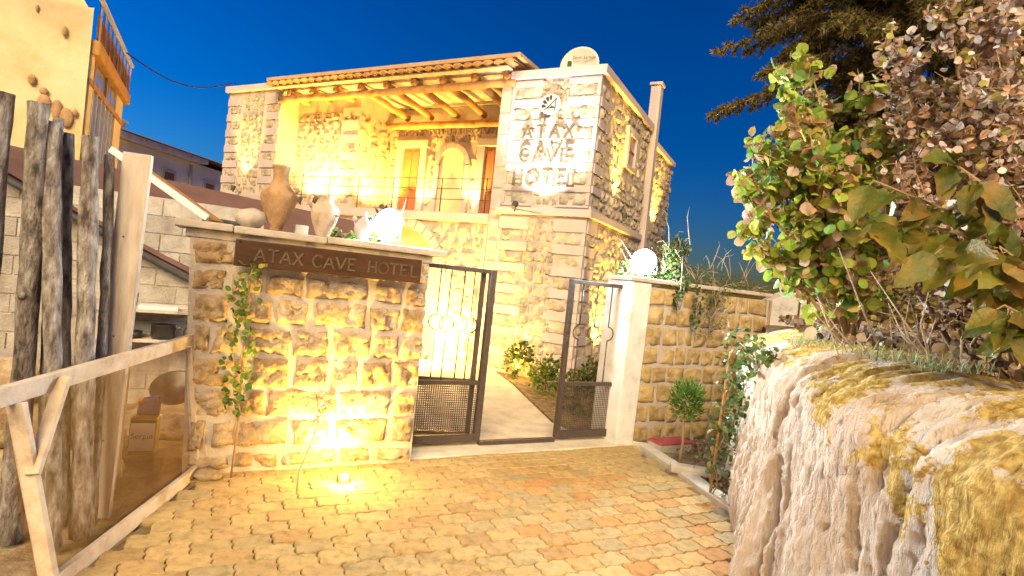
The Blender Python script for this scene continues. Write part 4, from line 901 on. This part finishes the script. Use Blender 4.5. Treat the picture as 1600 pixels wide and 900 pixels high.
b = MB(); b.bar((2.3, -.05, 3.15), (3.6, -.4, 3.15), .03, .03); b.bar((3.0, -.25, 3.15), (3.3, -.35, 3.4), .03, .03); b.build('wall_bracket', 'iron', fh)

# ================================================================== VEGETATION
def crown_tree(name, label, cat, base, branches, leafmat, nleaf, size, seed, kind='round', spread=.16, stem_m='stem', r0=.02, clump=None, droop=.4, parts=('trunk', 'crown')):
    """branches: list of polylines (world); leaves scattered round their outer halves"""
    t = thing(name, label, cat, base, 0); q = random.Random(seed); bx = Vector(base); st = MB(); lf = MB()
    for br in branches:
        pts = [Vector(p) - bx for p in br]; rads = [r0 * (1 - .8 * k / (len(pts) - 1)) for k in range(len(pts))]; st.tube(pts, rads, 6)
    tot = sum(sum((Vector(c) - Vector(a)).length for a, c in zip(br[:-1], br[1:])) for br in branches)
    for br in branches:
        pts = [Vector(p) - bx for p in br]; ln = sum((c - a).length for a, c in zip(pts[:-1], pts[1:])); k_ = int(nleaf * ln / tot)
        ncl = max(2, k_ // 9)
        for c_ in range(ncl):
            u = (.25 + .75 * q.random() ** .7) * (len(pts) - 1); i = min(int(u), len(pts) - 2); p = pts[i].lerp(pts[i + 1], u - i); tw = p + rdir(q) * spread * q.uniform(.3, 1.3)
            st.tube([p, (p + tw) / 2 + rdir(q) * .01, tw], [r0 * .25, r0 * .18, r0 * .1], 4)
            for _ in range(max(1, k_ // ncl)):
                v = q.random(); lp = p.lerp(tw, v) + rdir(q) * size * .5; d = rdir(q) + Vector((0, 0, -droop)); leaf(lf, lp, d, size * q.uniform(.6, 1.25), kind, q=q)
    st.build(parts[0], stem_m, t, True); lf.build(parts[1], leafmat, t)
    return t
def fan(base, tips, q, mid=.15):
    out = []
    for tp in tips:
        a, c = Vector(base), Vector(tp); m1 = a.lerp(c, .4) + Vector((q.uniform(-mid, mid), q.uniform(-mid, mid), q.uniform(0, mid))); m2 = a.lerp(c, .72) + Vector((q.uniform(-mid, mid), q.uniform(-mid, mid), q.uniform(0, mid))) * .6
        out.append([a, m1, m2, c])
    return out
q = random.Random(21)
# autumn tree leaning over the rock (round green and pinkish leaves)
tips = [(1.36, 3.45, 2.60), (1.34, 3.4, 2.35), (1.40, 3.5, 2.16), (1.50, 3.4, 3.05), (1.46, 3.3, 2.85), (1.62, 3.3, 2.75), (1.55, 3.3, 2.45), (1.6, 3.2, 2.25), (1.8, 3.4, 2.6), (1.75, 3.1, 2.35), (1.95, 3.4, 2.95), (1.95, 3.3, 2.5), (2.05, 3.2, 2.25), (1.5, 3.5, 2.0), (1.75, 3.5, 1.95), (1.55, 3.15, 2.62), (1.7, 3.6, 3.0), (1.42, 3.6, 2.5), (1.62, 3.4, 3.12), (2.1, 3.5, 2.7), (2.2, 3.4, 2.4), (1.85, 3.3, 2.1), (1.5, 3.5, 2.3), (1.7, 3.5, 2.5), (2.0, 3.6, 2.1), (1.6, 3.6, 2.85)]
crown_tree('young_tree', 'young autumn tree with round green and pinkish leaves leaning over the rock', 'tree', (2.25, 3.7, 1.36), fan((2.25, 3.7, 1.40), tips, q), 'autumn_leaf', 4200, .072, 31, spread=.15, r0=.016)
# dry pale leaved shrub on the far right
tips = [(q.uniform(2.0, 3.1), q.uniform(2.7, 3.5), q.uniform(2.1, 3.35)) for _ in range(46)]
crown_tree('dry_shrub', 'tall shrub with dense dry brown and whitish leaves at the right edge', 'shrub', (2.6, 3.2, 1.38), fan((2.6, 3.2, 1.4), tips, q), 'dry_leaf', 12500, .046, 32, spread=.18, r0=.016)
tips = [(q.uniform(2.15, 3.1), q.uniform(2.5, 3.2), q.uniform(1.5, 2.0)) for _ in range(22)]
crown_tree('dry_undergrowth', 'low tangle of dry leaves and twigs on the bank behind the rock', 'shrub', (2.5, 2.9, 1.38), fan((2.5, 2.9, 1.38), tips, q, .1), 'litter_leaf', 2200, .05, 33, spread=.16, r0=.012)
# near branch with big leaves, each leaf its own piece
big = thing('broadleaf_branch', 'near branch with large olive green leaves hanging over the rock', 'tree', (2.15, 2.35, 1.38), 0); bb = Vector((2.15, 2.35, 1.38))
def leaf_mesh(seed):
    qq = random.Random(seed); b = MB(); nL, nw = 9, 3; fold = qq.uniform(.15, .4); curl = qq.uniform(.15, .55); tw = qq.uniform(-.3, .3)
    for i in range(nL + 1):
        t = i / nL; wd = .30 * math.sin(math.pi * min(1, t ** .8 * .98 + .02)) ** .8 * (1 - .25 * t)
        for j in range(-nw, nw + 1):
            s_ = j / nw; edge_ = .02 * math.sin(t * 40 + seed) * abs(s_)
            x = s_ * (wd + edge_); z = fold * abs(x) + .03 * math.sin(t * 22) * abs(s_) - curl * t * t * .6 + tw * x * t
            b.v.append((x, t * math.cos(curl * t * .6), z))
    k = 2 * nw + 1
    b.f = [(i * k + j, i * k + j + 1, (i + 1) * k + j + 1, (i + 1) * k + j) for i in range(nL) for j in range(2 * nw)]
    return b.mesh('leaf', 'big_leaf', True)
LM = [leaf_mesh(s_) for s_ in range(6)]
tw = MB(); q = random.Random(44)
sprays = [[(2.15, 2.35, 1.45), (1.85, 2.2, 1.8), (1.55, 2.05, 2.02), (1.2, 1.95, 2.08)], [(2.1, 2.35, 1.5), (1.8, 2.1, 1.95), (1.62, 2.0, 2.12), (1.45, 1.95, 2.18)], [(2.1, 2.3, 1.5), (1.85, 2.1, 1.8), (1.65, 1.95, 1.88), (1.42, 1.9, 1.86)], [(2.15, 2.3, 1.5), (1.95, 2.1, 1.75), (1.8, 2.0, 1.85), (1.66, 1.95, 1.9)], [(2.1, 2.3, 1.45), (1.95, 2.1, 1.6), (1.85, 2.0, 1.66), (1.7, 1.95, 1.7)], [(2.1, 2.3, 1.6), (1.75, 2.1, 1.95), (1.4, 2.0, 1.95), (1.22, 2.0, 1.92)], [(2.15, 2.3, 1.6), (2.1, 2.1, 2.1), (2.0, 2.0, 2.35), (1.82, 1.95, 2.5)]]
for sp in sprays:
    pts = [Vector(p) - bb for p in sp]; tw.tube(pts, [.012, .009, .006, .003], 6)
    for k in range(16):
        u = (.30 + .70 * k / 15) * 3; i = min(int(u), 2); p = pts[i].lerp(pts[i + 1], u - i); d = Vector((q.uniform(-1, .55), q.uniform(-.7, .3), q.uniform(-1.0, .1))).normalized()
        pe = p + d * .03; tw.tube([p, pe], .0025, 4); z = (Vector((-.3, -.75, .6)) + rdir(q) * .6).normalized(); x = d.cross(z).normalized(); z = x.cross(d)
        s_ = q.uniform(.11, .185); o = place('leaf', q.choice(LM), big); o.matrix_local = Matrix.Translation(pe) @ Matrix((x, d, z)).transposed().to_4x4() @ Matrix.Scale(s_, 4)
tw.build('twig', 'stem', big, True)
# ---- cedar behind
ced = thing('cedar_tree', 'tall cedar with drooping olive boughs behind the garden', 'tree', (6.2, 9.3, 1.4), 0); cb0 = Vector((6.2, 9.3, 1.4)); q = random.Random(8)
MB().tube([(0, 0, 0), (-.02, -.02, 1.5), (-.06, -.05, 3.2), (-.06, -.1, 5.2), (-.05, -.1, 6.6)], [.2, .18, .15, .12, .06], 10, .06, 3).build('trunk', 'trunk', ced, True)
bo = MB(); nd = MB()
for k in range(135):
    z0 = 2.3 + 4.3 * q.random() ** .85; az = q.choice((q.uniform(95, 265), q.uniform(150, 250), q.uniform(-90, 90)) ) ; Lb = q.uniform(2.2, 4.0) * (1 - .045 * z0)
    if z0 < 4.0 and 110 < az < 260: Lb *= .62
    dirv = Vector((math.cos(R(az)), math.sin(R(az)), 0)); pts = []
    for i in range(9):
        t = i / 8; pts.append(Vector((-.05, -.08, z0)) + dirv * Lb * t + Vector((0, 0, .32 * Lb * t * .5 - .38 * Lb * t * t)) + Vector((0, 0, .03 * math.sin(t * 9 + k))))
    bo.tube(pts, [.035 * (1 - .85 * i / 8) for i in range(9)], 5)
    side = Vector((-dirv.y, dirv.x, 0))
    for m_i in range(26):
        t = .12 + .88 * m_i / 25; u = t * 8; i = min(int(u), 7); p = pts[i].lerp(pts[i + 1], u - i); sg = 1 if m_i % 2 else -1
        sl = q.uniform(.25, .62) * (1.15 - t * .8); dv = (dirv * q.uniform(.5, 1.0) + side * sg * q.uniform(.4, 1) + Vector((0, 0, q.uniform(-.95, .0)))).normalized(); e_ = p + dv * sl
        bo.tube([p, e_], [.008, .003], 3, cap=False)
        for c_ in range(11):
            w_ = c_ / 10; cpt = p.lerp(e_, w_) + Vector((0, 0, -.06 * w_ * w_))
            for _ in range(7): leaf(nd, cpt, dv * .55 + rdir(q) + Vector((0, 0, -.25)), q.uniform(.06, .13), 'needle', q=q, wide=2.8)
bo.build('bough', 'trunk', ced); nd.build('crown', 'conifer', ced)
# ---- ivy over the right wall
def mass(name, label, cat, base, blobs, n, size, leafmat, seed, twigs=0, kind='round'):
    t = thing(name, label, cat, base, 0); q = random.Random(seed); bs = Vector(base); lf = MB(); st = MB(); tot = sum(b_[1][0] * b_[1][1] + b_[1][1] * b_[1][2] + b_[1][0] * b_[1][2] for b_ in blobs)
    for c, r3 in blobs:
        c = Vector(c) - bs; k_ = int(n * (r3[0] * r3[1] + r3[1] * r3[2] + r3[0] * r3[2]) / tot); tufts = [rdir(q) for _ in range(max(3, k_ // 14))]
        for _ in range(k_):
            d = (q.choice(tufts) + rdir(q) * .38).normalized(); rr_ = q.uniform(.5, 1.12); p = c + Vector((d.x * r3[0], d.y * r3[1], d.z * r3[2])) * rr_
            leaf(lf, p, rdir(q) + d * .5, size * q.uniform(.6, 1.3), kind, q=q)
        for _ in range(max(2, k_ // 40)):
            d = rdir(q); e_ = c + Vector((d.x * r3[0], d.y * r3[1], abs(d.z) * r3[2])) * q.uniform(.8, 1.4); st.tube([c + Vector((0, 0, -r3[2] * .6)), (c + e_) / 2 + rdir(q) * .03, e_], [.006, .004, .002], 4)
    for _ in range(twigs):
        c, r3 = q.choice(blobs); p = Vector(c) - bs + Vector((q.uniform(-1, 1) * r3[0], q.uniform(-1, 1) * r3[1], r3[2] * .6)); d = Vector((q.uniform(-.5, .5), q.uniform(-.2, .2), 1)); L2 = q.uniform(.12, .35); bend = rdir(q) * .12
        st.tube([p, p + d * L2 * .4 + bend * .3, p + d * L2 * .8 + bend * .8, p + d * L2 * .9 + bend * 1.6], [.006, .005, .004, .002], 4)
    st.build('stem', 'dry_twig', t, True); lf.build('foliage', leafmat, t)
    return t
wl = lambda s, y, z: tuple(GL(RO, s, y, z))
mass('ivy', 'bushy ivy beside the floodlight on top of the stone wall', 'ivy', wl(.35, .15, 1.79), [(wl(.33, .14, 1.98), (.16, .14, .20)), (wl(.50, .16, 2.10), (.13, .14, .20)), (wl(.12, .22, 1.88), (.16, .12, .09)), (wl(.42, -.02, 1.80), (.14, .08, .13)), (wl(.40, -.09, 1.58), (.06, .04, .16)), (wl(.66, -.09, 1.50), (.05, .04, .28)), (wl(-.1, .28, 1.86), (.14, .1, .09))], 1500, .036, 'ivy_leaf', 51, 14)
mass('hanging_creeper', 'brownish creeper hanging over the stone wall right of the ivy', 'creeper', wl(.9, .1, 1.79), [(wl(.78, .08, 1.90), (.24, .16, .13)), (wl(.95, -.06, 1.74), (.24, .12, .18)), (wl(.92, -.10, 1.50), (.20, .07, .22)), (wl(1.25, .08, 1.84), (.30, .16, .10)), (wl(1.65, .1, 1.82), (.28, .14, .07)), (wl(.86, -.09, 1.25), (.10, .04, .15))], 1900, .032, 'ivy_leaf', 52, 22, 'long')
mass('wall_plant', 'small leafy plant behind the left floodlight on the gate wall', 'plant', tuple(GL(W0, 1.15, .34, 1.79)), [(tuple(GL(W0, 1.17, .34, 1.84)), (.14, .06, .06))], 120, .035, 'green_leaf', 53, 3)
mass('wall_plant', 'low leafy tuft behind the ewer on the gate wall', 'plant', tuple(GL(W0, .85, .36, 1.79)), [(tuple(GL(W0, .85, .36, 1.83)), (.14, .05, .045))], 100, .035, 'green_leaf', 54, 0)
# ---- climbing plant and dry stalk at the gate wall
t = thing('climbing_plant', 'thin climbing plant with small leaves on a cane before the gate wall', 'plant', (-1.84, 3.98, 0), 0); b0 = Vector((-1.84, 3.98, 0)); q = random.Random(61)
pts = [Vector((0, 0, 0)), Vector((.02, -.02, .4)), Vector((.0, -.0, .8)), Vector((-.02, .02, 1.25)), Vector((-.0, .02, 1.62))]
MB().tube(pts, [.009, .008, .007, .005, .003], 6).build('cane', 'stem', t, True); lf = MB(); vn = MB()
for k in range(190):
    z = q.uniform(.45, 1.55); p = Vector((.02 * math.sin(z * 9), -.02, z)) + Vector((q.gauss(0, .05), q.gauss(-.02, .03), 0)); leaf(lf, p, rdir(q) + Vector((0, -.4, -.3)), q.uniform(.03, .055), 'round', q=q)
vn.tube([(.015 * math.sin(k * 1.9), -.012 + .012 * math.cos(k * 1.9), .15 + .08 * k) for k in range(18)], .004, 5); vn.build('tendril', 'stem', t, True); lf.build('foliage', 'green_leaf', t)
t = thing('dry_stalk', 'thin dry stalk with a brown tuft before the lit gate wall', 'plant', (-1.33, 3.88, 0), 0)
MB().tube([(0, 0, 0), (-.01, .03, .12), (.03, .1, .3), (.05, .16, .46), (.06, .2, .56)], [.008, .007, .006, .005, .003], 6, .1).build('stalk', 'dry_twig', t, True); lf = MB()
for k in range(110): leaf(lf, (.055 + q.gauss(0, .03), .18 + q.gauss(0, .03), .55 + q.gauss(0, .07)), rdir(q) + Vector((0, 0, .3)), q.uniform(.04, .08), 'long', q=q)
lf.build('tuft', 'dry_leaf', t)
# ---- bed right of the gate
tp = thing('topiary', 'little round topped conifer on a bare stem before the stone wall', 'tree', (1.78, 5.40, .03), 0)
MB().tube([(0, 0, 0), (.01, 0, .2), (.0, .01, .42), (.01, 0, .6)], [.014, .013, .011, .006], 7, .06).build('trunk', 'stem', tp, True); lf = MB(); q = random.Random(71)
for k in range(1500):
    d = rdir(q); rr_ = q.uniform(.35, 1.0) * (1 + .18 * noise.noise(d * 3)); p = Vector((.01 + d.x * .155 * rr_, d.y * .15 * rr_, .62 + d.z * .20 * rr_)); leaf(lf, p, d + Vector((0, 0, .7)) + rdir(q) * .3, q.uniform(.03, .055), 'long', q=q)
lf.build('crown', 'topiary_leaf', tp)
t = thing('staked_vine', 'leafy vine tied to a bamboo cane beside the rock', 'plant', (1.80, 4.62, 0), 0)
MB().tube([(0, 0, 0), (.0, -.04, .6), (.0, -.1, 1.22)], [.012, .011, .009], 7).build('cane', 'board_orange', t, True); lf = MB(); st = MB()
st.tube([(.03 * math.sin(k * 1.3), -.05 - .04 * k / 8, .08 * k + .05) for k in range(17)], .005, 5)
for k in range(260):
    z = q.uniform(.1, 1.42); p = Vector((.03 + q.gauss(0, .06), -.08 * z + q.gauss(0, .05), z)); leaf(lf, p, rdir(q) + Vector((0, 0, -.2)), q.uniform(.03, .06), 'round', q=q)
st.build('stem', 'stem', t, True); lf.build('foliage', 'ivy_leaf', t)
mass('dark_creeper', 'dark leafy creeper on the bank between conifer and rock', 'plant', (2.15, 5.0, .0), [((2.15, 5.0, .55), (.12, .14, .45)), ((2.1, 4.6, .9), (.1, .14, .35))], 560, .045, 'ivy_leaf', 55, 2)
mass('rock_creeper', 'small leafy creeper hanging on the far corner of the rock', 'creeper', (1.75, 3.95, 1.1), [((1.68, 3.75, 1.28), (.07, .2, .16))], 150, .04, 'ivy_leaf', 57, 0)
st_ = thing('red_step', 'red painted stone step at the foot of the stone wall', 'step', tuple(GL(RO, .30, -.27)), GA)
b = MB(); b.box(-.22, .22, -.10, .10, -.03, .085); b.build('block', 'cap_stone', st_, bevel=.012); b = MB(); b.box(-.225, .225, -.105, .105, .086, .11); b.build('tread', 'red_stone', st_, bevel=.008)
b = MB(); b.box(-.22, .22, -.06, .06, 0, .075); tag(b.build('edging_stone', 'cap_stone', None, bevel=.02, loc=(1.83, 5.10, .03), rot=(0, 0, R(-12))), 'long loose edging stone lying in the flower bed', 'stone')
# ---- shrubs behind the gate
for k, (x, y, h, w_, lb) in enumerate(((.25, 9.35, .62, .26, 'round green shrub under the lit tower, farthest along the path'), (.62, 8.0, .60, .24, 'green shrub in the bed between open gateway and tower'), (1.02, 7.2, .62, .28, 'green shrub seen through the mesh of the right gate leaf'), (1.4, 7.9, .8, .24, 'leafy shrub behind the right gate leaf by the tower side'))):
    o = mass('shrub', lb, 'shrub', (x, y, 0), [((x, y, h * .45), (w_, w_, h * .45)), ((x + .06, y - .05, h * .75), (w_ * .6, w_ * .6, h * .3)), ((x - .1, y + .05, h * .6), (w_ * .6, w_ * .5, h * .3))], 620, .05, 'ivy_leaf' if k != 1 else 'green_leaf', 80 + k, 4); o['group'] = 'shrubs along the path'
crown_tree('slender_shrub', 'slender leafy shrub at the left corner of the tower', 'shrub', (-.22, 10.1, 0), fan((-.22, 10.1, 0), [(-.25, 10.1, .95), (-.15, 10.0, .8), (-.35, 10.1, .7), (-.2, 10.1, 1.1)], q, .06), 'green_leaf', 160, .07, 85, r0=.012, spread=.1)
# ---- growth along the top of the rock: grass tufts, weeds, twigs
lf = MB(); q = random.Random(91)
for k in range(1700):
    y = q.uniform(.9, 3.4); x = 1.68 + abs(q.gauss(0, .16)) + (.1 if y < 2.9 else 0); 
    if noise.noise(Vector((x * 3, y * 3, 2))) < -.08: continue
    leaf(lf, (x, y, 1.40 + .03 * q.random()), Vector((q.gauss(0, .4), q.gauss(0, .4), 1)), q.uniform(.02, .085), 'blade', q=q)
tag(lf.build('grass', 'grass'), 'short pale grass growing along the top of the rock', 'grass', kind='stuff')
lf = MB()
for k in range(4200):
    y = q.uniform(.5, 7); x = (2.0 if y < 3.4 else 2.05 + (y - 3.4) * .36) + 3.5 * q.random() ** 1.3; leaf(lf, (x, y, 1.40 + .25 * ((x - 1.85) / 7.6) ** .67 + q.random() * .05), rdir(q) + Vector((0, 0, -.2)), q.uniform(.04, .07), 'round', q=q)
tag(lf.build('leaf_litter', 'litter_leaf'), 'dry fallen leaves covering the garden behind the rock', 'leaves', kind='stuff')
lf = MB()
for k in range(500):
    x = q.uniform(1.85, 2.6); y = q.uniform(4.3, 6.3); leaf(lf, (x, y, .04 + .03 * q.random()), rdir(q), q.uniform(.02, .045), 'round', q=q)
tag(lf.build('bed_litter', 'litter_leaf'), 'dry leaves scattered on the soil of the flower bed', 'leaves', kind='stuff')
tg = MB()
for k in range(26):
    p = Vector((q.uniform(1.9, 2.7), q.uniform(2.2, 3.6), 1.42)); d = Vector((q.uniform(-.6, .3), q.uniform(-.3, .3), q.uniform(.4, 1.0))); L2 = q.uniform(.25, .6)
    tg.tube([p, p + d * L2 * .5 + rdir(q) * .04, p + d * L2 + rdir(q) * .05], [.006, .004, .002], 5)
    m2 = p + d * L2 * .5; tg.tube([m2, m2 + (d + rdir(q)) * L2 * .3], [.004, .002], 4)
tag(tg.build('bare_twigs', 'dry_twig', None, True), 'bare grey twigs sticking up from the bank', 'twigs', kind='stuff')
# ---- dark hedge behind the grey post, closing the garden
mass('hedge', 'dark clipped hedge behind the grey post', 'hedge', (5.2, 8.6, 1.3), [((4.6, 8.4, 1.75), (.7, .4, .5)), ((5.6, 8.6, 1.85), (.8, .5, .6)), ((6.8, 8.6, 1.9), (.9, .5, .7)), ((8.2, 8.4, 1.9), (1.0, .5, .8))], 5200, .075, 'conifer', 56)
